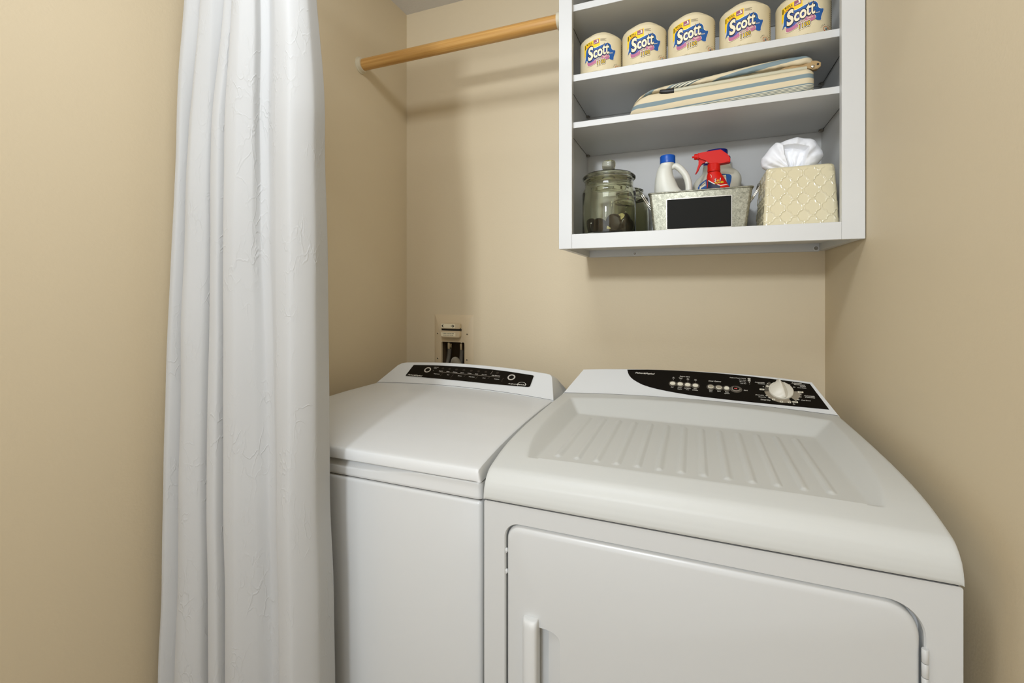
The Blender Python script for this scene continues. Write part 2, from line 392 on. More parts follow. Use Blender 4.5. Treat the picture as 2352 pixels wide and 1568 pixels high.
# handle bar: D-section, rounded top
bm = bmesh.new(); rings = []
secs = [(0.7228, 0.55), (0.7220, 0.75), (0.7195, 0.90), (0.7150, 0.98), (0.7080, 1.0), (0.60, 1.0), (0.50, 1.0), (0.47, 1.0)]
prof = [(-0.2835, 0.000), (-0.2830, -0.006), (-0.2805, -0.0115), (-0.275, -0.0150), (-0.266, -0.0165), (-0.2590, -0.0160), (-0.2560, -0.0140), (-0.2550, -0.0100), (-0.2548, 0.000), (-0.2548, 0.006), (-0.2835, 0.006)]
for z, k in secs:
    xm = -0.2690; kw = min(1, 0.72 + 0.28 * k) if k < 1 else 1
    rings.append([bm.verts.new((xm + (x - xm) * kw, DYF + (y * k if y < 0 else y), z)) for x, y in prof])
for a_, b_ in zip(rings, rings[1:]):
    for i in range(len(prof)): bm.faces.new((a_[i], a_[(i + 1) % len(prof)], b_[(i + 1) % len(prof)], b_[i]))
bm.faces.new(rings[0]); bm.faces.new(rings[-1][::-1])
from_bm('handle', bm, 'plastic', door, 50)
# hinge with knuckles
bm = bmesh.new()
zz = 0.825
for i in range(8):
    add_lathe(bm, [(0.0036, zz - 0.0185), (0.0040, zz - 0.0180), (0.0040, zz - 0.0008), (0.0036, zz - 0.0003)], (0.2850, DY0 - 0.0015, 0), n=14); zz -= 0.0190
from_bm('hinge', bm, 'enamel', door, 40)
for z in (0.828, 0.790):
    lathe('door_bumper', [(0.0050, 0), (0.0046, -0.003), (0.003, -0.0042)], (-0.3200, DY0 + 0.006, z), 'enamel', dryer, axis='Y', n=16)
for x in (DX0 + 0.05, DX1 - 0.05):
    for y in (0.83, 1.44): lathe('foot', [(0.02, 0), (0.02, 0.012), (0.012, 0.016), (0.012, 0.032)], (x, y, 0), 'black', dryer, n=16)

# moulded top with recessed ribbed tray
prof_pts = [(0.7715, 0.9175), (0.7700, 0.9200), (0.7705, 0.930), (0.7722, 0.940), (0.7755, 0.9495), (0.7815, 0.9575), (0.7880, 0.9635), (0.7930, 0.9668), (0.7965, 0.9685), (0.805, 0.9712), (0.82, 0.9752), (0.84, 0.9800), (0.86, 0.9840), (0.89, 0.9885), (0.92, 0.9915), (0.96, 0.9942), (1.0, 0.9962), (1.1, 0.9985), (1.2, 0.9992), (1.322, 0.999)]
def sample_prof(p, step):
    out = []
    for (y0, z0), (y1, z1) in zip(p, p[1:]):
        L_ = math.hypot(y1 - y0, z1 - z0); n_ = max(1, int(math.ceil(L_ / step)))
        for i in range(n_): out.append((y0 + (y1 - y0) * i / n_, z0 + (z1 - z0) * i / n_))
    out.append(p[-1]); return out
pp = sample_prof(prof_pts[:9], 0.004)[:-1] + sample_prof(prof_pts[8:], 0.0035)
def smooth_max(a, b_, k): 
    h = max(k - abs(a - b_), 0) / k; return max(a, b_) + h * h * k * 0.25
def smooth_min(a, b_, k): return -smooth_max(-a, -b_, k)
def crown(x, y):
    c = 0.004 + 0.008 * min(1, max(0, (y - 0.79) / 0.5)) if y > 0.775 else 0.004 * max(0, (y - 0.7715) / .0035)
    return c * (1 - ((x - DXC) / DH) ** 2)
FLOOR = 0.9735
def topz(x, y, z0):
    z = z0 + crown(x, y)
    if 0.83 < y < 1.30:
        xo0 = -0.325 + 0.006 * (y - 0.84) / 0.425; xi0 = -0.288
        xo1 = 0.285 + 0.004 * (y - 0.84) / 0.425; xi1 = 0.250
        top = 0.9985
        wl = FLOOR + 0.025 * (xi0 - x) / (xi0 - xo0); wr = FLOOR + 0.025 * (x - xi1) / (xo1 - xi1)
        wb = FLOOR + 0.031 * (y - 1.205) / 0.062; wf = FLOOR + (0.843 - y) * 1.6
        t = smooth_max(smooth_max(wl, wr, 0.004), wb, 0.005); t = smooth_max(t, FLOOR, 0.0022); t = smooth_max(t, wf, 0.002)
        # ribs
        if 0.87 < y < 1.185 and -0.27 < x < 0.22:
            k = round((x + 0.251) / 0.0381); xr = -0.251 + 0.0381 * k
            if 0 <= k <= 12:
                yy = min(max(y, 0.884), 1.170); d_ = math.hypot(x - xr, (y - yy))
                if d_ < 0.0062: t += 0.0031 * min(1.0, (1 - d_ / 0.0062) * 2.2) ** 0.8
        z = smooth_min(z, t, 0.0022)
    return z
xs = []
x = DX0 + 0.006
NX = 236
xs = [DX0 + 0.006 + (DX1 - DX0 - 0.012) * i / NX for i in range(NX + 1)]
bm = bmesh.new(); cols = []
def edgecol(xe, dz):
    return [bm.verts.new((xe, y, max(0.9175, z0 + crown(xe, y) - dz) if dz < 1 else 0.9175)) for (y, z0) in pp]
cols.append(edgecol(DX0, 9)); cols.append(edgecol(DX0, 0.005)); cols.append(edgecol(DX0 + 0.0006, 0.0026)); cols.append(edgecol(DX0 + 0.0022, 0.0009))
for x in xs: cols.append([bm.verts.new((x, y, topz(x, y, z0))) for (y, z0) in pp])
cols.append(edgecol(DX1 - 0.0022, 0.0009)); cols.append(edgecol(DX1 - 0.0006, 0.0026)); cols.append(edgecol(DX1, 0.005)); cols.append(edgecol(DX1, 9))
for a_, b_ in zip(cols, cols[1:]):
    for i in range(len(pp) - 1):
        vs = []
        for v_ in (a_[i], b_[i], b_[i + 1], a_[i + 1]):
            if all((v_.co - w.co).length > 1e-6 for w in vs): vs.append(v_)
        if len(vs) > 2: bm.faces.new(vs)
from_bm('moulded_top', bm, 'tray', dryer, 55)
box('top_underside', (DX0 + 0.004, DX1 - 0.004, 0.7755, DY1, 0.9146, 0.9176), 'gap', dryer)

# console: prism with 38 degree face
P0 = Vector((0, 1.322, 0.999)); a38 = math.radians(38); cs, sn = math.cos(a38), math.sin(a38)
def DP(x, e, n_=0.0): return Vector((x, P0.y + e * cs - n_ * sn, P0.z + e * sn + n_ * cs))
NC = 40
def e_bot(x): return 0.0145 * (1 - min(1, ((x - DXC) / DH) ** 2))
top_c = [(-0.3176, 0.0984), (-0.25, 0.1060), (-0.18, 0.1110), (-0.113, 0.1150), (-0.03, 0.1180), (0.06, 0.1187), (0.1173, 0.1180), (0.17, 0.1155), (0.2213, 0.1118), (0.2847, 0.1040)]
def lerp_tab(t, x):
    for (a, b_), (c, d) in zip(t, t[1:]):
        if x <= c: return b_ + (d - b_) * (x - a) / (c - a)
    return t[-1][1]
bm = bmesh.new(); R0 = []; 
for i in range(NC + 1):
    t = i / NC; xb = DX0 + (DX1 - DX0) * t; xt = -0.3176 + (0.2847 + 0.3176) * t
    eb = e_bot(xb) - 0.004; et = lerp_tab(top_c, xt)
    b0 = DP(xb, eb); b1 = DP(xt, et - 0.004); b1b = DP(xt, et - 0.0012, -0.0006); b2 = DP(xt, et, -0.003)
    b3 = Vector((xt, b2.y + 0.045, b2.z - 0.006)); b4 = Vector((xb, 1.50, 0.995)); b5 = Vector((xb, 1.50, 0.9176)); b6 = Vector((xb, b0.y, 0.9176))
    R0.append([bm.verts.new(p) for p in (b0, b1, b1b, b2, b3, b4, b5, b6)])
for a_, b_ in zip(R0, R0[1:]):
    for j in range(8): bm.faces.new((a_[j], a_[(j + 1) % 8], b_[(j + 1) % 8], b_[j]))
bm.faces.new(R0[0]); bm.faces.new(R0[-1][::-1])
from_bm('console', bm, 'plastic', dryer, 30)
# thin shadow line between console and deck
bm = bmesh.new()
sx_ = lambda i: DX0 + 0.003 + (DX1 - DX0 - 0.006) * i / NC
A = [bm.verts.new(DP(sx_(i), e_bot(sx_(i)) + 0.0002, 0.0004)) for i in range(NC + 1)]
B = [bm.verts.new(DP(sx_(i), e_bot(sx_(i)) + 0.0012, 0.0004)) for i in range(NC + 1)]
for i in range(NC): bm.faces.new((A[i], A[i + 1], B[i + 1], B[i]))
from_bm('console_seam', bm, 'gap', dryer)
pan = [(-0.186, 0.1065), (-0.1830, 0.0950), (-0.1790, 0.0860), (-0.1730, 0.0775), (-0.1644, 0.0694), (-0.1520, 0.0610), (-0.1387, 0.0536), (-0.1200, 0.0470), (-0.0985, 0.0416), (-0.0730, 0.0370), (-0.0473, 0.0331), (-0.0100, 0.0287), (0.0261, 0.0258), (0.080, 0.0230), (0.1409, 0.0207), (0.220, 0.0187), (0.3065, 0.0170), (0.2785, 0.0960), (0.236, 0.1010), (0.1938, 0.1052), (0.135, 0.1100), (0.0769, 0.1133), (0.012, 0.1148), (-0.0495, 0.1146), (-0.090, 0.1135), (-0.1296, 0.1113)]
bm = bmesh.new(); add_prism(bm, pan, lambda x, y: DP(x, y, 0.0012), lambda x, y: DP(x, y, -0.002))
dpan = from_bm('control_panel', bm, 'panel', dryer)
f = lambda x, y: DP(x, y, 0.0016)
bm = bmesh.new()
def tx(s, x, y, h, w=None, al='C', bold=0.015, mi=0): put_text(bm, s, x, y, h, f, al, bold, 0.3, w, 0, mi)
tx('Fisher&Paykel', -0.1345, 0.0935, 0.0052, 0.055, bold=0.02)
tx('Fabric Care', -0.0254, 0.0915, 0.0036, 0.0266); tx('Dryer Options', 0.0522, 0.0815, 0.0036, 0.0318)
for x, y, a, b_ in ((-0.0553, 0.0857, 'No', 'Heat'), (-0.0360, 0.0853, 'Normal', 'Heat'), (-0.0169, 0.0838, 'Med', 'Heat'), (0.0029, 0.0829, 'Low', 'Heat')):
    tx(a, x, y + 0.0010, 0.0023); tx(b_, x, y - 0.0022, 0.0023); poly(bm, ell(x, y - 0.0065, 0.0007, 0.0007, 8), f)
for x, y, a, b_ in ((-0.0576, 0.0498, 'Fluff', ''), (-0.0377, 0.0500, 'Cotton', 'Regular'), (-0.0180, 0.0495, 'Permanent', 'Press'), (0.0019, 0.0500, 'Knits', 'Delicates'), (0.0411, 0.0488, 'Extra', 'Care'), (0.0613, 0.0477, 'Signal', ''), (0.0807, 0.0467, 'Reset', 'Options')):
    tx(a, x, y, 0.0027); 
    if b_: tx(b_, x, y - 0.0050, 0.0027)
tx('Start', 0.1268, 0.0570, 0.0033)
for y, s in ((0.0990, 'Preferred Regular Setting'), (0.0925, 'Extra Care'), (0.0865, 'More Dry'), (0.0807, 'Less Dry')): tx(s, 0.1300, y, 0.0027, al='R')
ring2d(bm, 0.1379, 0.0998, 0.0013, 0.0037, f, 0, ky=0.75); poly(bm, round_rect(0.1342, 0.1410, 0.0912, 0.0944, 0.0008, 2), f); poly(bm, ell(0.1376, 0.0872, 0.0013, 0.0013, 10), f); poly(bm, ell(0.1376, 0.0817, 0.0008, 0.0008, 8), f)
tx('Automatic', 0.1625, 0.0880, 0.0032, 0.0240); tx('Cottons', 0.1660, 0.0836, 0.0032, 0.0170)
tx('Automatic', 0.2485, 0.0935, 0.0031, 0.0240); tx('Permanent', 0.2545, 0.0887, 0.0031, 0.0255); tx('Press', 0.2614, 0.0838, 0.0031, 0.0130); tx('Cool Down', 0.2583, 0.0788, 0.0028, 0.0195)
tx('Automatic', 0.2708, 0.0532, 0.0031, 0.0238); tx('Delicates', 0.2717, 0.0484, 0.0031, 0.0220); tx('Cool Down', 0.2613, 0.0380, 0.0028, 0.0205)
tx('Desirable', 0.1583, 0.0447, 0.0027, 0.0195); tx('Damp Dry', 0.1640, 0.0386, 0.0027, 0.0178); tx('Timed Dry', 0.1706, 0.0295, 0.0036, 0.0230); tx('Min', 0.2330, 0.0235, 0.0025)
for x, y in ((0.1741, 0.0452), (0.1797, 0.0391), (0.2410, 0.0811), (0.2445, 0.0399)):
    s_ = 1 if x < 0.2 else -1
    poly(bm, [(x + s_ * 0.0028, y), (x - s_ * 0.0004, y + 0.0016), (x - s_ * 0.0004, y + 0.0005), (x - s_ * 0.0030, y + 0.0004), (x - s_ * 0.0030, y - 0.0004), (x - s_ * 0.0004, y - 0.0005), (x - s_ * 0.0004, y - 0.0016)], f)
for x, y, w, s in ((0.1656, 0.0655, 0.0056, 'OFF'), (0.2533, 0.0655, 0.0062, 'OFF'), (0.2366, 0.0315, 0.0062, 'OFF'), (0.1890, 0.0348, 0.0036, '60'), (0.2059, 0.0296, 0.0036, '40'), (0.2236, 0.0290, 0.0036, '20')):
    poly(bm, round_rect(x - w, x + w, y - 0.0026, y + 0.0026, 0.001, 2), f, 1)
    put_text(bm, s, x, y - 0.0014, 0.0027, lambda a, b_: DP(a, b_, 0.0019), 'C', 0.02, 0, None, 0, 2)
ring2d(bm, 0.1795, 0.0782, 0.0011, 0.0032, f, 1, 16)
for x, y in ((0.2516, 0.0582), (0.2500, 0.0500)): ring2d(bm, x, y, 0.0030, 0.0036, f, 3, 16); poly(bm, ell(x, y, 0.0011, 0.0011, 8), f)
for x, y in ((0.1813, 0.0871), (0.1694, 0.0752), (0.2323, 0.0878), (0.2210, 0.0950)): poly(bm, ell(x, y, 0.0012, 0.0011, 8), f)
from_bm('panel_lettering', bm, ['ink', 'button', 'darkink', 'ink_mid'], dpan, False, False)
# dial
kc = (0.2095, 0.0655)
bm = bmesh.new(); ring2d(bm, kc[0], kc[1], 0.024, 0.0395, lambda x, y: DP(x, y, 0.0014), 0, 40, 188, 300); ring2d(bm, kc[0] + .002, kc[1], 0.024, 0.0405, lambda x, y: DP(x, y, 0.0014), 0, 24, 312, 363)
ring2d(bm, kc[0], kc[1], 0.024, 0.0375, lambda x, y: DP(x, y, 0.00135), 1, 24, 130, 186)
from_bm('dial_scale', bm, ['dialgrey', 'bezel'], dpan, False, False)
def place_on(prof, x, e_, name, m, parent, n=36, ky=1.0, smooth=40):
    bm = bmesh.new(); rings = []
    for r, h in prof: rings.append([bm.verts.new(DP(x + r * math.cos(2 * math.pi * i / n), e_ + ky * r * math.sin(2 * math.pi * i / n), h)) for i in range(n)])
    for a_, b_ in zip(rings, rings[1:]):
        for i in range(n): bm.faces.new((a_[i], a_[(i + 1) % n], b_[(i + 1) % n], b_[i]))
    bm.faces.new(rings[-1]); return from_bm(name, bm, m, parent, smooth)
knob = place_on([(0.0285, 0.0012), (0.0285, 0.0045), (0.0275, 0.0062), (0.0262, 0.0068)], kc[0], kc[1], 'knob', 'knob', dryer, 48)
# knob grip: tapered fin pointing up-left
bm = bmesh.new(); ang = math.radians(101); dx_, dy_ = math.cos(ang), math.sin(ang)
def KP(l, w, h): return DP(kc[0] + l * dx_ + w * dy_, kc[1] + l * dy_ - w * dx_, h)
secs = [(-0.0270, 0.010, 0.004, 0.0075), (-0.0225, 0.0180, 0.0075, 0.0130), (-0.012, 0.0245, 0.0105, 0.0180), (0.0, 0.0272, 0.0120, 0.0205), (0.010, 0.0245, 0.0110, 0.0220), (0.017, 0.0165, 0.0085, 0.0225), (0.022, 0.0095, 0.0060, 0.0220), (0.0255, 0.0045, 0.0035, 0.0195)]
rings = []
for l, wl, wr, h in secs:
    t_ = 0.0018
    rings.append([bm.verts.new(KP(l, a, b_)) for a, b_ in ((-wl, 0.0062), (-wl * 0.93, h * 0.42), (-t_, h), (t_, h), (wr * 0.90, h * 0.66), (wr, 0.0062))])
for a_, b_ in zip(rings, rings[1:]):
    for i in range(5): bm.faces.new((a_[i], a_[i + 1], b_[i + 1], b_[i]))
    bm.faces.new((a_[5], a_[0], b_[0], b_[5]))
bm.faces.new(rings[0]); bm.faces.new(rings[-1][::-1])
from_bm('grip', bm, 'knob', knob, 28)
def half_dome(cx, cy, w, h, flat=-0.55):
    out = []
    for i in range(20):
        a = 2 * math.pi * i / 20; y = math.sin(a); y = y if y > 0 else y * 0.72; out.append((cx + w * math.cos(a), cy + h * y))
    return out
# bezels
bm = bmesh.new()
for cx, cy in ((-0.0568, 0.0640), (-0.0370, 0.0635), (-0.0174, 0.0628), (0.0026, 0.0622), (0.0414, 0.0615), (0.0615, 0.0610), (0.0808, 0.0603)):
    poly(bm, ell(cx, cy, 0.0106 if cx < .07 else 0.0092, 0.0100, 24), lambda x, y: DP(x, y, 0.0015))
poly(bm, ell(0.1035, 0.0600, 0.0150, 0.0118, 28), lambda x, y: DP(x, y, 0.0015))
for (a, b_) in ((-0.0568, 0.0026), (0.0414, 0.1035)): poly(bm, [(a, 0.0590), (b_, 0.0575), (b_, 0.0645), (a, 0.0665)], lambda x, y: DP(x, y, 0.00145))
from_bm('button_bezel', bm, 'bezel', dpan, False, False)
for i, (cx, cy) in enumerate(((-0.0568, 0.0640), (-0.0370, 0.0635), (-0.0174, 0.0628), (0.0026, 0.0622), (0.0414, 0.0615), (0.0615, 0.0610), (0.0808, 0.0603))):
    bm = bmesh.new(); w = 0.0072 if i < 6 else 0.0062
    add_prism(bm, half_dome(cx, cy - 0.0008, w, 0.0068), lambda x, y: DP(x, y, 0.0045), lambda x, y: DP(x, y, 0.001), 0.0010, 2)
    if i in (4, 5):
        bm2 = from_bm('button', bm, 'button', dryer, 35)
        bmx = bmesh.new(); poly(bmx, half_dome(cx, cy - 0.0006, w - 0.0014, 0.0052), lambda x, y: DP(x, y, 0.0048)); from_bm('button_inlay', bmx, 'button_dim', bm2, False, False)
    else: from_bm('button', bm, 'button', dryer, 35)
bm = bmesh.new(); add_prism(bm, [(0.0935, 0.0600), (0.0950, 0.0655), (0.0985, 0.0680), (0.1045, 0.0672), (0.1110, 0.0632), (0.1142, 0.0595), (0.1110, 0.0550), (0.1040, 0.0525), (0.0975, 0.0535), (0.0943, 0.0565)], lambda x, y: DP(x, y, 0.0040), lambda x, y: DP(x, y, 0.001), 0.0008, 2)
sb = from_bm('start_button', bm, 'ink_mid', dryer, 35)
bm = bmesh.new(); poly(bm, [(0.0950, 0.0600), (0.0962, 0.0648), (0.0990, 0.0668), (0.1043, 0.0660), (0.1100, 0.0625), (0.1126, 0.0595), (0.1100, 0.0560), (0.1038, 0.0538), (0.0982, 0.0546), (0.0955, 0.0572)], lambda x, y: DP(x, y, 0.0043))
poly(bm, [(0.0990, 0.0610), (0.1035, 0.0610), (0.1035, 0.0625), (0.1065, 0.0598), (0.1035, 0.0572), (0.1035, 0.0588), (0.0990, 0.0588)], lambda x, y: DP(x, y, 0.0046), 1)
from_bm('start_arrow', bm, ['panel', 'red_led'], sb, False, False)

# ---------------------------------------------------------------- washer
WX0, WX1, WXC = -1.021, -0.373, -0.697
WY0, WY1 = 0.787, 1.46
washer = thing('washing_machine', 'white top-loading washing machine on the left behind the curtain edge', 'washing machine', (WXC, 1.13, 0))
bm = bmesh.new(); vert_e = lambda e_: abs(e_.verts[0].co.z - e_.verts[1].co.z) > 0.1
add_box(bm, WX0, WX1, WY0, WY1, 0.03, 0.9035, 0.009, 4, lambda e_: abs(e_.verts[0].co.z - e_.verts[1].co.z) > 0.1 or min(e_.verts[0].co.z, e_.verts[1].co.z) > 0.5)
from_bm('cabinet_body', bm, 'enamel', washer, 35)
# top frame band with finger scoop
bm = bmesh.new(); NXW = 90
zs = [0.9055, 0.9070, 0.9090] + [0.911 + 0.0025 * i for i in range(11)] + [0.9375]
def scoop(x):
    t = (x - WXC - 0.0) / 0.185
    return 0.9375 - (0.0145 * (1 - t * t) if abs(t) < 1 else 0)
def band_y(x, z):
    y = WY0
    if z < 0.9085: y += 0.0015 * (0.9085 - z) / 0.003
    zc = scoop(x)
    if z > zc: y += (z - zc) * 0.85
    if z >= 0.9370: y += 0.0008
    for xe in (WX0, WX1):
        d_ = abs(x - xe)
        if d_ < 0.010: y += 0.010 - math.sqrt(max(0, 0.010 ** 2 - (0.010 - d_) ** 2))
    return y
xw = [WX0 + 0.010 * (1 - math.cos(math.pi / 2 * i / 5)) for i in range(5)] + [WX0 + 0.010 + (WX1 - WX0 - 0.020) * i / NXW for i in range(NXW + 1)] + [WX1 - 0.010 * (1 - math.cos(math.pi / 2 * i / 5)) for i in range(4, -1, -1)]
G = [[bm.verts.new((x, band_y(x, z), z)) for z in zs] for x in xw]
for a_, b_ in zip(G, G[1:]):
    for j in range(len(zs) - 1): bm.faces.new((a_[j], b_[j], b_[j + 1], a_[j + 1]))
bk = [[bm.verts.new((x, WY1, z)) for z in (zs[0], zs[-1])] for x in (WX0, WX1)]
tops = [g[-1] for g in G]; bots = [g[0] for g in G]
bm.faces.new(tops + [bk[1][1], bk[0][1]]); bm.faces.new(bots + [bk[1][0], bk[0][0]])
bm.faces.new([bk[0][0]] + [v_ for v_ in G[0]] + [bk[0][1]]); bm.faces.new([bk[1][0]] + [v_ for v_ in G[-1]] + [bk[1][1]])
from_bm('top_frame', bm, 'plastic', washer, 35)
box('frame_seam', (WX0 + 0.004, WX1 - 0.004, WY0 + 0.004, WY1 - 0.01, 0.9032, 0.9058), 'gap', washer)
box('lid_seam', (WX0 + 0.006, WX1 - 0.006, WY0 + 0.018, WY1 - 0.01, 0.9370, 0.9402), 'gap', washer)
# lid
lidp = [(0.7870, 0.9402), (0.7830, 0.9405), (0.7815, 0.9425), (0.7812, 0.9470), (0.7822, 0.9550), (0.7835, 0.9600), (0.7845, 0.9618), (0.7870, 0.9638), (0.80, 0.9668), (0.83, 0.9710), (0.88, 0.9765), (0.95, 0.9815), (1.05, 0.9860), (1.15, 0.9872), (1.30, 0.9850), (1.33, 0.9845)]
lp = sample_prof(lidp, 0.012)
lx0, lx1 = WX0, WX1
bm = bmesh.new(); cols = []
def wcrown(x, y): return 0.009 * min(1, max(0, (y - 0.80) / 0.4)) * (1 - ((x - WXC) / 0.324) ** 2)
def lcol(x, dz):
    return [bm.verts.new((x, y, max(0.9403, z + wcrown(x, y) - dz) if dz < 1 else 0.9403)) for (y, z) in lp]
def inset(x, side): return x
cols.append([bm.verts.new((lx0, y, 0.9403)) for (y, z) in lp])
for dxx, dz in ((0.0012, 0.017), (0.0040, 0.0060), (0.0056, 0.0020), (0.0080, 0.0004)): cols.append(lcol(lx0 + dxx, dz))
for i in range(41): cols.append(lcol(lx0 + 0.012 + (lx1 - lx0 - 0.024) * i / 40, 0))
for dxx, dz in ((0.0080, 0.0004), (0.0056, 0.0020), (0.0040, 0.0060), (0.0012, 0.017)): cols.append(lcol(lx1 - dxx, dz))
cols.append([bm.verts.new((lx1, y, 0.9403)) for (y, z) in lp])
for a_, b_ in zip(cols, cols[1:]):
    for i in range(len(lp) - 1):
        vs = []
        for v_ in (a_[i], b_[i], b_[i + 1], a_[i + 1]):
            if all((v_.co - w.co).length > 1e-6 for w in vs): vs.append(v_)
        if len(vs) > 2:
            try: bm.faces.new(vs)
            except ValueError: pass
from_bm('lid', bm, 'plastic', washer, 28)
# console
WE1 = Vector((0.633, -0.030, 0)).normalized(); wn = Vector((-WE1.y, WE1.x, 0)); a41 = math.radians(41)
WE2 = wn * math.cos(a41) + Vector((0, 0, math.sin(a41))); WN = WE1.cross(WE2); WP0 = Vector((-0.6935, 1.285, 0.985))
def WP(x, e_, n_=0.0): return WP0 + WE1 * x + WE2 * e_ + WN * n_
wt = [(-0.2790, 0.0860), (-0.2693, 0.0941), (-0.2600, 0.0980), (-0.2500, 0.1000), (-0.2058, 0.1038), (-0.14, 0.1090), (-0.0854, 0.1115), (-0.02, 0.1125), (0.0331, 0.1122), (0.10, 0.1105), (0.158, 0.1080), (0.22, 0.1035), (0.272, 0.0988), (0.2820, 0.0965), (0.2885, 0.0925), (0.2925, 0.0862)]
bm = bmesh.new(); R0 = []
for i, (xt, et) in enumerate(wt):
    t = (xt + 0.2790) / (0.2925 + 0.2790); xb = -0.3213 + (0.3186 + 0.3213) * t
    if i == 0: xb = -0.3213
    if i == len(wt) - 1: xb = 0.3186
    eb = 0.0155 * (1 - (xb / 0.321) ** 2) + 0.001
    b0 = WP(xb, eb); b1 = WP(xt, et - 0.003); b2 = WP(xt * 0.999, et, -0.0025)
    k = 0.93 + 0.07 * (1 - abs(xt) / 0.29)
    b3 = b2 + wn * 0.055 + Vector((0, 0, -0.020)); b4 = WP(xb, 0) + wn * 0.150; b4.z = 0.980; b5 = b4.copy(); b5.z = 0.941; b6 = b0.copy(); b6.z = 0.941
    b6 += wn * 0.006
    R0.append([bm.verts.new(p) for p in (b0, b1, b2, b3, b4, b5, b6)])
for a_, b_ in zip(R0, R0[1:]):
    for j in range(7): bm.faces.new((a_[j], a_[(j + 1) % 7], b_[(j + 1) % 7], b_[j]))
bm.faces.new(R0[0]); bm.faces.new(R0[-1][::-1])
from_bm('console', bm, 'plastic', washer, 35)
bm = bmesh.new(); A = []; B = []
for i in range(NC + 1):
    xb = -0.319 + 0.636 * i / NC; eb = 0.0155 * (1 - (xb / 0.321) ** 2) + 0.001
    A.append(bm.verts.new(WP(xb, eb + 0.0006, 0.0004))); B.append(bm.verts.new(WP(xb, eb + 0.0016, 0.0004)))
for i in range(NC): bm.faces.new((A[i], A[i + 1], B[i + 1], B[i]))
from_bm('console_seam', bm, 'gap', washer)
wpan = [(-0.2232, 0.0408), (-0.2160, 0.0862), (-0.2145, 0.0880), (-0.2110, 0.0893), (-0.16, 0.0927), (-0.1123, 0.0953), (-0.045, 0.0975), (0.0207, 0.0980), (0.085, 0.0962), (0.1476, 0.0930), (0.2260, 0.0866), (0.2320, 0.0855), (0.2352, 0.0825), (0.2350, 0.0440), (0.2330, 0.0402), (0.2270, 0.0385), (0.1075, 0.0374), (-0.0189, 0.0388), (-0.1195, 0.0386), (-0.2187, 0.0384)]
bm = bmesh.new(); add_prism(bm, wpan, lambda x, y: WP(x, y, 0.0012), lambda x, y: WP(x, y, -0.002)); wp_ = from_bm('control_panel', bm, 'panel', washer)
# raised light rim around the panel
bm = bmesh.new(); cxm, cym = 0.006, 0.066
pts = [WP(x, y, 0.0008) for x, y in wpan]; add_tube(bm, pts + [pts[0]], 0.0011, 6, False); from_bm('panel_rim', bm, 'plastic', wp_, 60)
f = lambda x, y: WP(x, y, 0.0016)
bm = bmesh.new()
tx('Fisher&Paykel', -0.1853, 0.0430, 0.0046, 0.0585, bold=0.02)
tx('Normal', -0.1195, 0.0845, 0.0024, 0.0170); tx('Wash', -0.1225, 0.0803, 0.0024, 0.0120); poly(bm, ell(-0.1246, 0.0709, 0.0008, 0.0008, 8), f)
for x, s, w in ((-0.0948, 'Regular', 0.0165), (-0.0677, 'Heavy', 0.0125), (-0.0403, 'Delicate', 0.0170), (-0.0134, 'Sheets', 0.0135), (0.0140, 'Whites', 0.0145), (0.0403, 'Bulky', 0.0110), (0.0679, 'Easy Care', 0.0190), (0.1095, 'High Efficiency', 0.0300)):
    tx(s, x, 0.0708, 0.0025, w)
for x, s, w in ((-0.1052, 'Temperature', 0.0235), (-0.0611, 'Soil', 0.0095), (-0.0166, 'Rinse', 0.0145), (0.0277, 'Delay Start', 0.0215), (0.0722, 'Soak', 0.0110), (0.1166, 'Advance', 0.0180)):
    tx(s, x, 0.0574, 0.0026, w)
poly(bm, [(-0.1017, 0.0674), (0.1245, 0.0664), (0.1245, 0.0674), (-0.1017, 0.0684)], f, 1)
poly(bm, [(0.0882, 0.0752), (0.0892, 0.0752), (0.0926, 0.0900), (0.0914, 0.0900)], f, 1)
for k, x in enumerate((-0.0930, -0.0665, -0.0401, -0.0120, 0.0157, 0.0422, 0.0689, 0.1107)):
    ring2d(bm, x, 0.0832, 0.0040, 0.0047, f, 2, 6 + k % 3, ky=0.75); poly(bm, ell(x, 0.0832, 0.0015, 0.0010, 6), f, 2)
for x0, n_ in ((-0.0856, 3), (-0.0433, 4), (0.0010, 2), (0.0465, 3), (0.0880, 2), (0.1376, 3)):
    for q in range(n_):
        poly(bm, round_rect(x0 - 0.0022 - 0.0007 * q, x0 + 0.0022 - 0.0007 * q, 0.0628 - 0.0053 * q, 0.0637 - 0.0053 * q, 0.0003, 1), f, 2)
for x, y in ((-0.1484, 0.0719), (0.1632, 0.0706)): ring2d(bm, x, y, 0.0085, 0.0128, f, 3, 36, ky=0.86)
tx('AQUASMART', 0.1905, 0.0440, 0.0036, 0.0610, bold=0.01)
ring2d(bm, 0.2052, 0.0470, 0.0125, 0.0140, f, 0, 28, -35, 215, ky=0.62)
from_bm('panel_lettering', bm, ['ink', 'ink_mid', 'ink_dim', 'ring'], wp_, False, False)
for x in (WX0 + 0.05, WX1 - 0.05):
    for y in (0.85, 1.40): lathe('foot', [(0.02, 0), (0.02, 0.012), (0.012, 0.016), (0.012, 0.032)], (x, y, 0), 'black', washer, n=16)
lathe('side_screw', [(0.0035, 0.0), (0.0035, 0.0008), (0.001, 0.0012)], (WX1 - 0.0004, WY0 + 0.018, 0.882), 'gap', washer, axis='X', n=12)

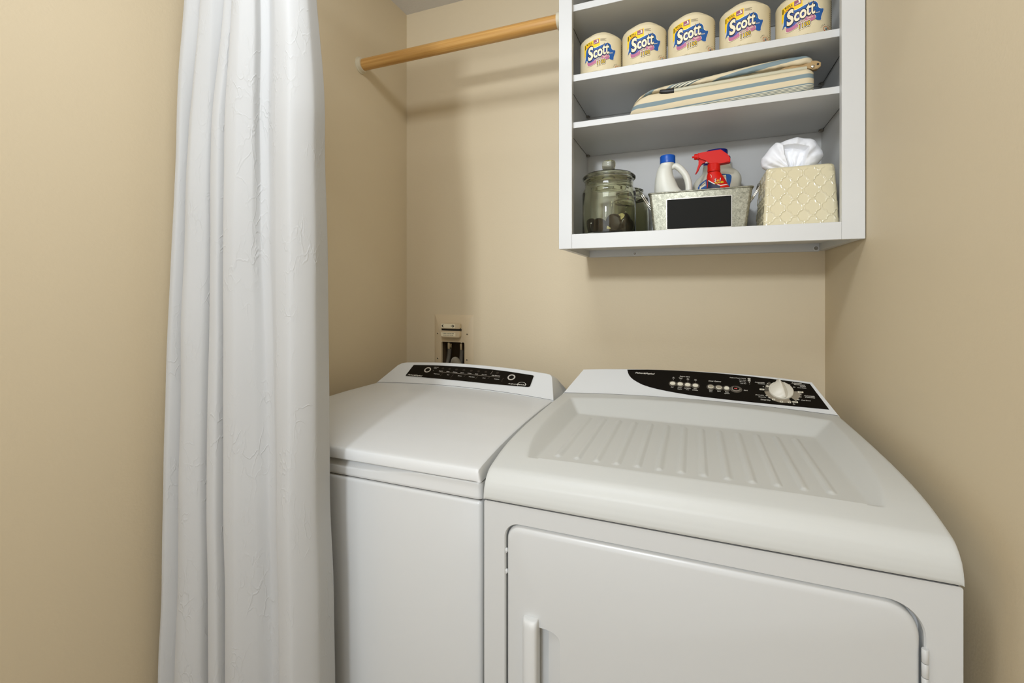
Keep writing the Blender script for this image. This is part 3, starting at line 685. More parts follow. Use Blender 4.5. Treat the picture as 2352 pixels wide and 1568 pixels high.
# ---------------------------------------------------------------- wall cabinet
CX0, CX1, CYF, CZ0, CZ1 = -0.366, 0.3685, 1.295, 1.4215, 2.336
IX0, IX1 = -0.350, 0.3515
cab = thing('wall_cabinet', 'open white laminate wall cabinet with shelves above the dryer', 'cabinet', (0, 1.48, CZ0))
CF = CYF + 0.019
bm = bmesh.new(); add_box(bm, CX0, -0.3275, CYF, CF, CZ0, CZ1, 0.0006, 1); from_bm('face_stile', bm, 'cabinet', cab)
bm = bmesh.new(); add_box(bm, 0.3225, CX1, CYF, CF, CZ0, CZ1, 0.0006, 1); from_bm('face_stile', bm, 'cabinet', cab)
bm = bmesh.new(); add_box(bm, -0.3272, 0.3222, CYF, CF, CZ0, 1.4630, 0.0006, 1); from_bm('face_rail', bm, 'cabinet', cab)
bm = bmesh.new(); add_box(bm, -0.3272, 0.3222, CYF, CF, CZ1 - 0.045, CZ1, 0.0006, 1); from_bm('face_rail', bm, 'cabinet', cab)
box('side_panel', (CX0 + 0.001, IX0, CF, YB, CZ0 + 0.001, CZ1), 'cabinet', cab)
box('side_panel', (IX1, CX1 - 0.001, CF, YB, CZ0 + 0.001, CZ1), 'cabinet', cab)
box('bottom_panel', (IX0, IX1, CF, 1.622, 1.4430, 1.4580), 'cabinet', cab)
box('top_panel', (IX0, IX1, CF, 1.622, CZ1 - 0.016, CZ1), 'cabinet', cab)
box('back_panel', (IX0, IX1, 1.617, 1.622, 1.4580, CZ1 - 0.016), 'cabinet', cab)
box('hanging_strip', (IX0, IX1, 1.640, YB, CZ0 - 0.001, 1.4575), 'cabinet', cab)
box('hanging_strip', (IX0, IX1, 1.640, YB, CZ1 - 0.09, CZ1 - 0.02), 'cabinet', cab)
for zt, zb in ((1.9285, 1.9095), (1.7905, 1.7735), (2.1325, 2.1135)):
    sh = box('shelf', (IX0 + 0.0016, IX1 - 0.0016, CF + 0.0003, 1.612, zb, zt), 'cabinet', cab, 0.0006, 1)
    for x, s_ in ((IX0, 1), (IX1, -1)):
        bm = bmesh.new(); xa, xb = sorted((x, x + s_ * 0.009)); add_box(bm, xa, xb, 1.585, 1.600, zb - 0.006, zb - 0.0005, 0.001, 1); add_lathe(bm, [(0.003, 0), (0.003, 0.012)], (x if s_ > 0 else x - 0.012, 1.5925, zb - 0.004), n=10, axis='X')
        from_bm('shelf_support', bm, 'steel', sh)
    for xa, xb in ((IX0 + 0.0001, IX0 + 0.0015), (IX1 - 0.0015, IX1 - 0.0001)): box('shelf_gap', (xa, xb, CF + 0.012, 1.605, zb + 0.001, zb + 0.004), 'gap', sh)
for x, r in ((-0.1920, 0.0066), (0.3430, 0.0085)):
    s_ = lathe('mounting_screw', [(r, 0), (r, -0.0015), (r * 0.6, -0.0022)], (x, 1.640, 1.4295), 'rubberwhite', cab, axis='Y', n=20)
    lathe('screw_head', [(r * 0.66, 0), (r * 0.6, -0.0012), (r * 0.25, -0.0010)], (x, 1.6377, 1.4295), 'steel', s_, axis='Y', n=14)

# ---------------------------------------------------------------- closet rod
RY, RZ = 1.368, 2.1265
rod = thing('closet_rod', 'round varnished wooden closet rod between left wall and white cabinet', 'closet rod', (-0.75, RY, RZ))
lathe('wooden_pole', [(0.0205, XL + 0.004), (0.0205, CX0 - 0.004)], (0, RY, RZ), 'wood', rod, axis='X', n=40)
lathe('rod_socket', [(0.0295, XL), (0.0295, XL + 0.0035), (0.0262, XL + 0.0050), (0.0248, XL + 0.016), (0.0215, XL + 0.0165)], (0, RY, RZ), 'socket', rod, axis='X', n=40)
lathe('rod_socket', [(0.0215, CX0 - 0.0165 - .008), (0.0248, CX0 - 0.016 - .008), (0.0262, CX0 - 0.0050), (0.0295, CX0 - 0.0035), (0.0295, CX0 - 0.0)], (0, RY, RZ), 'socket', rod, axis='X', n=40)

# ---------------------------------------------------------------- curtain
def catmull(vals, t):
    n_ = len(vals) - 1; x = t * n_; i = min(int(x), n_ - 1); u = x - i
    a = vals[max(i - 1, 0)]; b_ = vals[i]; c = vals[i + 1]; d = vals[min(i + 2, n_)]
    # monotone-ish: damp tangents
    m1 = 0.35 * (c - a); m2 = 0.35 * (d - b_)
    h00 = 2 * u ** 3 - 3 * u ** 2 + 1; h10 = u ** 3 - 2 * u ** 2 + u; h01 = -2 * u ** 3 + 3 * u ** 2; h11 = u ** 3 - u ** 2
    return h00 * b_ + h10 * m1 + h01 * c + h11 * m2
# rows: height z -> control points (x, y) left to right, with folds (values measured in metres)
rows = [
 (2.16, [(-0.985, .690), (-0.972, .655), (-0.950, .650), (-0.934, .668), (-0.924, .690), (-0.926, .668), (-0.905, .645), (-0.882, .650), (-0.866, .675), (-0.852, .652), (-0.835, .660), (-0.828, .672), (-0.815, .640), (-0.795, .636), (-0.783, .650), (-0.784, .672), (-0.770, .676), (-0.745, .662), (-0.722, .668), (-0.715, .700), (-0.722, .730)]),
 (1.95, [(-1.040, .700), (-1.025, .665), (-1.002, .655), (-0.975, .672), (-0.962, .695), (-0.972, .672), (-0.950, .648), (-0.922, .650), (-0.900, .675), (-0.884, .655), (-0.868, .662), (-0.860, .678), (-0.848, .645), (-0.822, .640), (-0.806, .655), (-0.808, .672), (-0.792, .680), (-0.765, .668), (-0.735, .668), (-0.722, .698), (-0.732, .735)]),
 (1.65, [(-1.062, .700), (-1.050, .662), (-1.030, .655), (-1.018, .675), (-1.010, .690), (-1.000, .655), (-0.975, .645), (-0.945, .660), (-0.930, .690), (-0.925, .655), (-0.900, .650), (-0.882, .678), (-0.868, .640), (-0.835, .636), (-0.812, .652), (-0.813, .670), (-0.795, .676), (-0.755, .658), (-0.710, .652), (-0.690, .690), (-0.705, .735)]),
 (1.10, [(-1.085, .690), (-1.073, .655), (-1.052, .650), (-1.035, .672), (-1.028, .690), (-1.015, .650), (-0.990, .642), (-0.960, .655), (-0.945, .695), (-0.935, .652), (-0.905, .648), (-0.892, .685), (-0.880, .645), (-0.845, .640), (-0.816, .660), (-0.800, .676), (-0.778, .676), (-0.745, .655), (-0.705, .648), (-0.682, .685), (-0.700, .740)]),
 (0.60, [(-1.100, .685), (-1.090, .655), (-1.068, .645), (-1.045, .668), (-1.038, .690), (-1.022, .645), (-0.992, .636), (-0.958, .652), (-0.945, .700), (-0.932, .650), (-0.902, .645), (-0.890, .685), (-0.880, .648), (-0.845, .642), (-0.810, .664), (-0.790, .684), (-0.765, .680), (-0.735, .650), (-0.698, .642), (-0.672, .680), (-0.690, .740)]),
 (0.06, [(-1.120, .690), (-1.110, .655), (-1.085, .640), (-1.060, .668), (-1.050, .690), (-1.030, .640), (-0.998, .632), (-0.960, .650), (-0.948, .705), (-0.932, .646), (-0.900, .640), (-0.888, .690), (-0.878, .645), (-0.840, .640), (-0.802, .668), (-0.780, .690), (-0.755, .682), (-0.725, .645), (-0.690, .640), (-0.662, .680), (-0.680, .742)])]
NU, NV = 300, 150
bm = bmesh.new(); grid = []
for j in range(NV + 1):
    z = 2.16 + (0.06 - 2.16) * j / NV
    for (za, A_), (zb, B_) in zip(rows, rows[1:]):
        if z >= zb - 1e-9: break
    t = (za - z) / (za - zb); t = t * t * (3 - 2 * t) * 0.4 + t * 0.6
    ctl = [((1 - t) * a[0] + t * b_[0], (1 - t) * a[1] + t * b_[1]) for a, b_ in zip(A_, B_)]
    row = []
    for i in range(NU + 1):
        u = i / NU
        x = catmull([c[0] for c in ctl], u); y = catmull([c[1] for c in ctl], u)
        x += 0.0028 * noise.noise(Vector((x * 9, 3.1, z * 5))); y += 0.004 * noise.noise(Vector((x * 11, z * 4.5, 7.7)))
        row.append(bm.verts.new((x, y + 0.004, z)))
    grid.append(row)
for a_, b_ in zip(grid, grid[1:]):
    for i in range(NU): bm.faces.new((a_[i], a_[i + 1], b_[i + 1], b_[i]))
cur = from_bm('curtain', bm, 'curtain', None, 180, False)
sm = cur.modifiers.new('thickness', 'SOLIDIFY'); sm.thickness = 0.0012
tag(cur, 'crushed white fabric curtain hanging in long folds by the left wall', 'curtain')
crod = thing('curtain_rod', 'slim white curtain rod across the closet opening above the folds', 'curtain rod', (-0.38, 0.69, 2.17))
lathe('rod_tube', [(0.009, XL + 0.002), (0.009, XR - 0.002)], (0, 0.69, 2.17), 'plastic', crod, axis='X', n=20)
lathe('end_cap', [(0.016, XL), (0.016, XL + 0.01), (0.010, XL + 0.012)], (0, 0.69, 2.17), 'plastic', crod, axis='X', n=20)
lathe('end_cap', [(0.010, XR - 0.012), (0.016, XR - 0.01), (0.016, XR)], (0, 0.69, 2.17), 'plastic', crod, axis='X', n=20)

# ---------------------------------------------------------------- laundry supply box and hoses
lb = thing('laundry_supply_box', 'almond plastic washer valve box set in the back wall with lever and hoses', 'valve box', (-0.913, YB, 0.95))
bm = bmesh.new(); outl = round_rect(-1.0015, -0.8225, 0.90, 1.2030, 0.001, 2); inn = round_rect(-0.9925, -0.8315, 0.91, 1.1935, 0.001, 2); hole = round_rect(-0.9660, -0.8605, 0.965, 1.0925, (0.003, 0.003, 0.005, 0.005), 4)
A, H_ = fill_with_holes(bm, [inn, hole], lambda x, z: (x, YB - 0.006, z))
O_ = [bm.verts.new((p[0], YB - 0.0001, p[1])) for p in outl]; bridge(bm, A, O_)
H1 = [bm.verts.new((v_.co.x, YB + 0.004, v_.co.z)) for v_ in H_]; bridge(bm, H_, H1)
from_bm('face_plate', bm, 'almond', lb, 30)
bm = bmesh.new(); add_box(bm, -0.9700, -0.8580, YB + 0.004, YB + 0.085, 0.958, 1.096)
for fc in list(bm.faces):
    if abs(fc.calc_center_median().y - (YB + 0.004)) < 1e-4: bm.faces.remove(fc)
from_bm('recess', bm, 'boxdark', lb, False)
for x, z in ((-0.9838, 1.1255), (-0.8480, 1.1266), (-0.9838, 1.0229), (-0.8490, 1.0235)):
    s_ = lathe('plate_screw', [(0.0052, 0), (0.0048, -0.0012), (0.0030, -0.0016)], (x, YB - 0.006, z), 'almond', lb, axis='Y', n=16)
    lathe('screw_slot', [(0.0026, 0), (0.0020, -0.0004)], (x + 0.0004, YB - 0.0077, z), 'black', s_, axis='Y', n=10)
bm = bmesh.new(); add_prism(bm, round_rect(-0.9575, -0.8730, 1.1475, 1.1700, 0.005, 4), lambda x, z: (x, YB - 0.024, z), lambda x, z: (x, YB - 0.006, z), 0.002, 2)
add_prism(bm, round_rect(-0.9575, -0.8730, 1.1120, 1.1395, (0.008, 0.008, 0.003, 0.003), 4), lambda x, z: (x, YB - 0.026, z), lambda x, z: (x, YB - 0.006, z), 0.002, 2)
lev = from_bm('valve_lever', bm, 'almond', lb, 35)
box('lever_slot', (-0.9585, -0.8720, YB - 0.0175, YB - 0.0065, 1.1395, 1.1475), 'black', lev)
bm = bmesh.new(); f = lambda x, y: Vector((x, YB - 0.0246, y)); g = lambda x, y: Vector((x, YB - 0.0266, y))
poly(bm, round_rect(-0.9560, -0.8930, 1.1500, 1.1672, 0.001, 2), f, 0); poly(bm, round_rect(-0.9560, -0.8900, 1.1180, 1.1330, 0.001, 2), g, 0)
f2 = lambda x, y: Vector((x, YB - 0.0249, y)); g2 = lambda x, y: Vector((x, YB - 0.0269, y))
poly(bm, [(-0.9545, 1.1588), (-0.9480, 1.1650), (-0.9455, 1.1630), (-0.9495, 1.1588), (-0.9455, 1.1545), (-0.9480, 1.1525)], f2, 1)
poly(bm, [(-0.8960, 1.1588), (-0.9030, 1.1650), (-0.9055, 1.1630), (-0.9020, 1.1600), (-0.9120, 1.1600), (-0.9120, 1.1575), (-0.9020, 1.1575), (-0.9055, 1.1545), (-0.9030, 1.1525)], f2, 1)
put_text(bm, 'TURN VALVE OFF', -0.9230, 1.1268, 0.0036, g2, 'C', 0.02, 0, 0.052, 0, 1); put_text(bm, 'WHEN NOT IN USE', -0.9230, 1.1200, 0.0026, g2, 'C', 0.01, 0, 0.046, 0, 1)
from_bm('lever_label', bm, ['cream_ink', 'darkink'], lev, False, False)
for k, (x, z) in enumerate(((-0.9480, 1.0860), (-0.8900, 1.0845))):
    h_ = thing('water_supply_hose', ['grey water hose at the left side of the valve box opening', 'grey water hose at the right side of the valve box opening'][k], 'hose', (x, YB + 0.03, z), 'water supply hoses behind the washer')
    tube('hose_line', spline([(x, YB + 0.03, z - 0.018), (x - 0.002, YB + 0.03, z - 0.05), (x - 0.006 + 0.004 * k, YB + 0.022, z - 0.085), (x - 0.008 + 0.004 * k, YB + 0.005, z - 0.112), (x - 0.006, YB - 0.03, z - 0.15), (x, YB - 0.06, z - 0.24), (x, YB - 0.07, 0.80)]), 0.0085, 'hose', h_, 14)
    bm = bmesh.new(); add_lathe(bm, [(0.0098, z - 0.026), (0.0100, z - 0.022), (0.0100, z - 0.004), (0.0085, z + 0.002), (0.007, z + 0.004)], (x, YB + 0.03, 0), n=6); add_lathe(bm, [(0.0078, z - 0.028), (0.0078, z + 0.0055)], (x, YB + 0.03, 0), n=16)
    from_bm('coupling', bm, 'chrome', h_, 25)
bm = bmesh.new(); path = spline([(-0.940, YB + 0.050, 0.975), (-0.932, YB + 0.040, 1.000), (-0.918, YB + 0.022, 1.013), (-0.900, YB + 0.002, 1.010), (-0.880, YB - 0.018, 0.994), (-0.868, YB - 0.040, 0.96), (-0.866, YB - 0.052, 0.85)], 26)
rr = [0.0125 + 0.0030 * math.cos(i * math.pi / 2.5) for i in range(len(path))]; add_tube(bm, path, rr, 18)
dh = from_bm('drain_hose', bm, 'drainhose', None, 25); tag(dh, 'ribbed grey drain hose curving out of the valve box behind the washer', 'hose')

# ---------------------------------------------------------------- toilet rolls
RR, RH, BZ = 0.0615, 0.124, 1.9285
def roll_map(x, z, out=0.0):
    """label design point (projected metres, from roll axis / shelf) -> local point on the wrapper, facing -Y"""
    r = RR + 0.0004 + out
    a = x / RR * 1.0
    a = max(-1.45, min(1.45, math.asin(max(-0.985, min(0.985, a)))))
    rz = r
    if z > 0.105: rz = r - (z - 0.105) * 0.8
    return Vector((rz * math.sin(a), -rz * math.cos(a), z))
def cut_strips(bm, x0=-0.062, x1=0.062, step=0.004):
    x = x0
    while x < x1:
        bmesh.ops.bisect_plane(bm, geom=bm.verts[:] + bm.edges[:] + bm.faces[:], plane_co=(x, 0, 0), plane_no=(1, 0, 0)); x += step
    z = 0.100
    bmesh.ops.bisect_plane(bm, geom=bm.verts[:] + bm.edges[:] + bm.faces[:], plane_co=(0, 0, z), plane_no=(0, 0, 1))
def wrap(bm, out_of):
    for v_ in bm.verts: v_.co = roll_map(v_.co.x, v_.co.z, v_.co.y)
def flat(k): return lambda x, y: Vector((x, k, y))
def layer(bm, k): return flat(k * 0.00022)
def build_roll():
    root = thing('toilet_roll', 'x', 'toilet roll', (0, 0, 0))
    bm = bmesh.new()
    prof = [(RR - 0.002, 0.0), (RR, 0.003), (RR, 0.1045), (RR - 0.0012, 0.1062), (RR - 0.0090, 0.1155), (RR - 0.0120, 0.1180), (RR - 0.020, 0.1205), (0.006, 0.1190)]
    n_ = 56; rings = []
    for q, (r, h) in enumerate(prof):
        ring = []
        for i in range(n_):
            a = 2 * math.pi * i / n_; rr_ = r * (1 + (0.010 * math.sin(5 * a + q) + 0.006 * math.sin(9 * a)) * (1 if q >= 3 else 0.0)) ; hh = h + (0.0018 * math.sin(4 * a + 1) if q >= 4 else 0)
            ring.append(bm.verts.new((rr_ * math.cos(a), rr_ * math.sin(a), hh)))
        rings.append(ring)
    for a_, b_ in zip(rings, rings[1:]):
        for i in range(n_): bm.faces.new((a_[i], a_[(i + 1) % n_], b_[(i + 1) % n_], b_[i]))
    bm.faces.new(rings[0][::-1]); bm.faces.new(rings[-1])
    # overlapping paper fold at the right of the wrapper top
    from_bm('wrapper', bm, 'paper', root, 32)
    mats = ['yellow', 'blue', 'indigo', 'navy', 'pink', 'cream_ink', 'darkink', 'orange', 'purple', 'greyink', 'teal', 'red_led']
    MI = {k: i for i, k in enumerate(mats)}
    bm = bmesh.new()
    P = lambda pts, k, m_: poly(bm, pts, layer(bm, k), MI[m_])
    def sm(pts, n__=5):
        q = [Vector((a, b_, 0)) for a, b_ in pts]; q = q + [q[0]]; s = spline(q, n__)[:-1]; return [(v_.x, v_.y) for v_ in s]
    blue = [(-0.0411, 0.0476), (-0.0440, 0.0365), (-0.0400, 0.0405), (-0.0362, 0.0400), (-0.0350, 0.0350), (-0.0281, 0.0312), (-0.0216, 0.0315), (-0.0110, 0.0348), (-0.0007, 0.0395), (0.0110, 0.0450), (0.0215, 0.0478), (0.0240, 0.0395), (0.0300, 0.0345), (0.0362, 0.0358), (0.0370, 0.0440), (0.0419, 0.0626), (0.0360, 0.0632), (0.0312, 0.0662), (0.0300, 0.0740), (0.0262, 0.0799), (0.0190, 0.0812), (0.0120, 0.0788), (0.0000, 0.0745), (-0.0119, 0.0706), (-0.0200, 0.0715), (-0.0260, 0.0770), (-0.0310, 0.0772), (-0.0394, 0.0719)]
    P([(-0.0456, 0.0893), (-0.0015, 0.0974), (-0.0015, 0.0742), (-0.0080, 0.0735), (-0.0390, 0.0600), (-0.0456, 0.0520)], 1, 'yellow')
    cx, cy = 0, 0.056
    P([(x + (0.0012 if x > 0 else -0.0012), y + (0.0012 if y > cy else -0.0014)) for x, y in blue], 2, 'cream_ink')
    P(sm(blue, 3), 3, 'blue')
    P(sm([(-0.0345, 0.0382), (-0.0290, 0.0345), (-0.0200, 0.0345), (0.0000, 0.0430), (0.0180, 0.0500), (0.0230, 0.0560), (0.0100, 0.0640), (-0.0120, 0.0660), (-0.0280, 0.0600), (-0.0300, 0.0480)], 3), 4, 'indigo')
    pink = [(-0.0366, 0.0360), (-0.0355, 0.0262), (-0.0297, 0.0226), (-0.0208, 0.0234), (-0.0103, 0.0272), (0.0060, 0.0312), (0.0199, 0.0351), (0.0250, 0.0400), (0.0238, 0.0462), (0.0175, 0.0488), (0.0060, 0.0450), (-0.0119, 0.0370), (-0.0216, 0.0328), (-0.0297, 0.0320)]
    P(sm([(x * 1.03, y + (0.0008 if y > 0.035 else -0.0010)) for x, y in pink], 3), 4.6, 'cream_ink'); P(sm(pink, 3), 5, 'pink')
    r_ = math.radians(12)
    def T_(s, x, y, h, k, m_, w=None, bold=0.0, shear=0.3, al='L', rot=r_): put_text(bm, s, x, y, h, layer(bm, k), al, bold, shear, w, rot, MI[m_])
    T_('S', -0.0345, 0.0375, 0.0360, 6, 'navy', 0.0230, 0.085, 0.35); T_('S', -0.0334, 0.0385, 0.0340, 7.5, 'cream_ink', 0.0205, 0.040, 0.35)
    T_('co', -0.0185, 0.0410, 0.0300, 6.3, 'navy', 0.0290, 0.075, 0.30); T_('co', -0.0170, 0.0420, 0.0285, 7.8, 'cream_ink', 0.0262, 0.030, 0.30)
    T_('tt', 0.0070, 0.0475, 0.0335, 6.6, 'navy', 0.0235, 0.050, 0.40); T_('tt', 0.0087, 0.0487, 0.0320, 8.1, 'cream_ink', 0.0198, 0.018, 0.40)
    T_('1100', -0.0105, 0.0180, 0.0125, 8, 'cream_ink', 0.0285, 0.12, 0.30, 'L', math.radians(14)); T_('1100', -0.0095, 0.0190, 0.0112, 8.5, 'navy', 0.0265, 0.075, 0.30, 'L', math.radians(14)); T_('1100', -0.0086, 0.0197, 0.0102, 9, 'yellow', 0.0242, 0.0, 0.30, 'L', math.radians(14))
    T_('1000', -0.0120, 0.0312, 0.0066, 6, 'darkink', 0.0180, 0.05, 0.30, 'L', math.radians(17)); T_('1000', -0.0114, 0.0315, 0.0060, 6.5, 'cream_ink', 0.0168, 0.0, 0.30, 'L', math.radians(17))
    T_('SHEETS', 0.0085, 0.0400, 0.0032, 6.5, 'cream_ink', 0.0120, 0.02, 0.2, 'L', math.radians(14))
    T_('1', -0.0438, 0.0758, 0.0110, 3, 'darkink', 0.0036, 0.05, 0.2, 'L', math.radians(6)); T_('ROLL', -0.0382, 0.0838, 0.0054, 3, 'darkink', 0.0165, 0.02, 0.0, 'L', math.radians(7)); T_('LASTS', -0.0386, 0.0765, 0.0050, 3, 'orange', 0.0170, 0.02, 0.0, 'L', math.radians(7))
    P([(-0.0186, 0.0810), (-0.0038, 0.0825), (-0.0038, 0.0950), (-0.0186, 0.0930)], 3, 'purple'); T_('1', -0.0085, 0.0855, 0.0070, 4, 'cream_ink', 0.0030, 0.06, 0.0); T_('UP TO', -0.0168, 0.0870, 0.0024, 4, 'orange', 0.0075, 0.02, 0.0); T_('WEEK', -0.0165, 0.0830, 0.0022, 4, 'cream_ink', 0.0110, 0.03, 0.0)
    for q in range(3): P([(0.0004, 0.0945 - q * 0.0024), (0.0170 - 0.004 * (q % 2), 0.0955 - q * 0.0024 - 0.001), (0.0170 - 0.004 * (q % 2), 0.0948 - q * 0.0024 - 0.001), (0.0004, 0.0938 - q * 0.0024)], 3, 'greyink')
    T_('Brand', 0.0252, 0.0510, 0.0034, 6, 'cream_ink', 0.0095, 0.01, 0.3, 'L', math.radians(16))
    P(ell(0.0262, 0.0680, 0.0016, 0.0016, 10), 6, 'teal')
    # flush mark at the lower right
    f_ = layer(bm, 2); ring2d(bm, 0.0478, 0.0150, 0.0058, 0.0066, f_, MI['orange'], 20); P([(0.0432, 0.0104), (0.0438, 0.0098), (0.0524, 0.0192), (0.0518, 0.0198)], 3, 'orange'); P(ell(0.0478, 0.0150, 0.0022, 0.0030, 10), 1.5, 'teal')
    for q in range(7):
        a = math.radians(170 - q * 20); T_('TUBE FRE'[q % 8] or 'E', 0.0478 + 0.0098 * math.cos(a), 0.0150 + 0.0098 * math.sin(a), 0.0020, 2, 'darkink', None, 0.02, 0, 'C', a - math.pi / 2)
    T_('1000 1-PLY SHEETS  4.1 X 3.7 IN (104 X 93 mm)', -0.0330, 0.0028, 0.0022, 2, 'greyink', 0.0660, 0.0, 0, 'L', 0.0)
    for q in range(16): P([(0.0575, 0.010 + q * 0.0052), (0.0605, 0.012 + q * 0.0052), (0.0605, 0.0135 + q * 0.0052), (0.0575, 0.0115 + q * 0.0052)], 2, 'greyink')
    for v_ in bm.verts: v_.co = Vector((v_.co.x, v_.co.y, v_.co.z))
    cut_strips(bm)
    for v_ in bm.verts: v_.co = roll_map(v_.co.x, v_.co.z, v_.co.y)
    lbl = from_bm('printed_label', bm, mats, root, False, False)
    return root
roll = build_roll()
ch0 = list(roll.children)
RX = [-0.2600, -0.1350, -0.0085, 0.1245, 0.2600]
RYc = [1.384, 1.380, 1.380, 1.380, 1.384]
RT = [8, 6, 0, -5, -9.5]
lab = ['cream wrapped toilet roll at the left end of the shelf beside the cabinet side', 'cream wrapped toilet roll with a lifted paper fold, next to the leftmost roll', 'cream wrapped toilet roll in the middle of the row of five', 'cream wrapped toilet roll between the middle roll and the rightmost roll', 'cream wrapped toilet roll at the right end of the shelf, cut by the frame top']
for i in range(5):
    if i == 0: r_ = roll
    else:
        r_ = roll.copy(); COL.objects.link(r_)
        for c_ in ch0:
            d_ = c_.copy(); COL.objects.link(d_); d_.parent = r_
    r_.location = (RX[i], RYc[i], BZ); r_.rotation_euler = (0, 0, math.radians(RT[i])); r_['label'] = lab[i]; r_['group'] = 'wrapped toilet rolls in a row'
# ---------------------------------------------------------------- ironing board
SZ = 1.7905
ib = thing('folding_ironing_board', 'small folded ironing board with blue and cream striped cover on the shelf', 'ironing board', (0.05, 1.38, SZ))
NS, bx0, bx1 = 90, -0.172, 0.276
def hgt(t): # top height over the shelf
    tab = [(0, 0.020), (0.01, 0.034), (0.03, 0.050), (0.07, 0.067), (0.13, 0.080), (0.25, 0.0865), (0.40, 0.0905), (0.55, 0.0965), (0.70, 0.1035), (0.85, 0.1075), (0.97, 0.1065), (1.0, 0.102)]
    return lerp_tab(tab, t)
bm = bmesh.new(); uvl = bm.loops.layers.uv.new('UVMap')
def sect(t):
    """closed C section (y, z): lower pad, back, upper flap; opening faces the room"""
    h = hgt(t); e_ = min(1.0, math.sqrt(max(0.0, t / 0.06))); y0 = 1.332 + 0.020 * (1 - e_)
    lo = min(lerp_tab([(0, 0.058), (0.5, 0.0575), (1, 0.0635)], t), h * 0.74); up = max(lo + 0.001, h - lerp_tab([(0, 0.012), (0.3, 0.020), (0.55, 0.022), (0.8, 0.026), (1, 0.026)], t))
    g = 0.0; 
    if t > 0.955:
        k = ((t - 0.955) / 0.045) ** 2; lo -= 0.006 * k; up += 0.004 * k; y0 += 0.012 * k; g = 0.004 * k
    return [(y0 + 0.020, lo - 0.006), (y0 + 0.008, lo - 0.0002), (y0 + 0.002, lo - 0.003), (y0 - 0.002, lo - 0.009), (y0 - 0.004, lo * 0.62), (y0 - 0.003, lo * 0.35), (y0 + 0.002, 0.009 + g), (y0 + 0.008, 0.003 + g), (y0 + 0.020, 0.0005 + g),
            (y0 + 0.050, 0.002 + g), (y0 + 0.070, h * 0.35), (y0 + 0.072, h * 0.70), (y0 + 0.062, h - 0.006), (y0 + 0.048, h - 0.001), (y0 + 0.034, h), (y0 + 0.024, h - 0.003), (y0 + 0.015, h - 0.008), (y0 + 0.011, h * 0.5 + up * 0.5 - 0.002), (y0 + 0.011, up + 0.003), (y0 + 0.015, up - 0.0005), (y0 + 0.024, up + 0.001), (y0 + 0.030, up - 0.0005), (y0 + 0.032, lo)]
allr = []
for i in range(NS + 1):
    t = i / NS; x = bx0 + (bx1 - bx0) * t; ring = []
    for k, (y, z) in enumerate(sect(t)):
        wob = 0.0012 * noise.noise(Vector((x * 22, k * 0.7, 2.0))) + (0.0014 * math.sin(x * 190 + 2 * math.sin(x * 31)) if k in (1, 2, 18, 19, 20) else 0)
        ring.append((bm.verts.new((x, y + wob, SZ + z + (wob * 0.7 if k > 0 and k not in (7, 8, 9) else 0))), z))
    allr.append(ring)
m_ = len(allr[0])
def vlow(z, t):
    dz = z - 0.042 + 0.019 * (1 - t)
    return min(0.0430, 0.0238 + dz * 1.15 if dz > -0.0062 else 0.0238 - 0.00713 + (dz + 0.0062) * 2.0)
def vup(z, t): return z + 0.45 * (0.12 * (1 - t) + 1.1 * (1 - t) ** 4 / 4) + 0.007
for i in range(NS):
    a_, b_ = allr[i], allr[i + 1]
    for k in range(m_):
        k2 = (k + 1) % m_
        fc = bm.faces.new((a_[k][0], a_[k2][0], b_[k2][0], b_[k][0]))
        if k >= 20 or k2 == 0: fc.material_index = 1
        ta, tb = i / NS, (i + 1) / NS; fn = vlow if k <= 9 else vup
        for lp_, (q, t_) in zip(fc.loops, ((a_[k], ta), (a_[k2], ta), (b_[k2], tb), (b_[k], tb))): lp_[uvl].uv = (t_, fn(q[1], t_) + 0.85)
for ring in (allr[0], allr[-1]):
    fc = bm.faces.new([r[0] for r in ring]); 
    for lp_, r in zip(fc.loops, ring): lp_[uvl].uv = (0, r[1] + 0.02)
o = from_bm('board_cover', bm, ['stripe', 'lining'], ib, 60)
leg = tube('leg', [(-0.054, 1.334, SZ + 0.0555), (0.075, 1.338, SZ + 0.0605), (0.2050, 1.346, SZ + 0.0665), (0.262, 1.352, SZ + 0.069)], 0.0058, 'legtube', ib, 16)
bm = bmesh.new(); add_tube(bm, [(-0.089, 1.3325, SZ + 0.059), (-0.084, 1.3325, SZ + 0.0575), (-0.070, 1.333, SZ + 0.0555), (-0.052, 1.334, SZ + 0.0555)], [0.0045, 0.0062, 0.0072, 0.0075], 16); from_bm('leg_foot', bm, 'black', leg, 50)
bm = bmesh.new(); add_prism(bm, [(0.2050, 0.0665), (0.2080, 0.0780), (0.2300, 0.0860), (0.2700, 0.0880), (0.2850, 0.0850), (0.2935, 0.0790), (0.2930, 0.0700), (0.2860, 0.0645), (0.2760, 0.0640), (0.2650, 0.0700), (0.2400, 0.0700), (0.2200, 0.0600), (0.2080, 0.0600)], lambda x, z: (x, 1.351, SZ + z), lambda x, z: (x, 1.366, SZ + z), 0.0015, 2)
br = from_bm('bracket', bm, 'bracket', ib, 35)
lathe('rivet', [(0.0040, 0), (0.0035, -0.002), (0.0015, -0.003)], (0.2755, 1.350, SZ + 0.071), 'chrome', br, axis='Y', n=16)
lathe('rivet_hole', [(0.0026, 0), (0.0020, -0.0006)], (0.2865, 1.350, SZ + 0.0755), 'black', br, axis='Y', n=14)

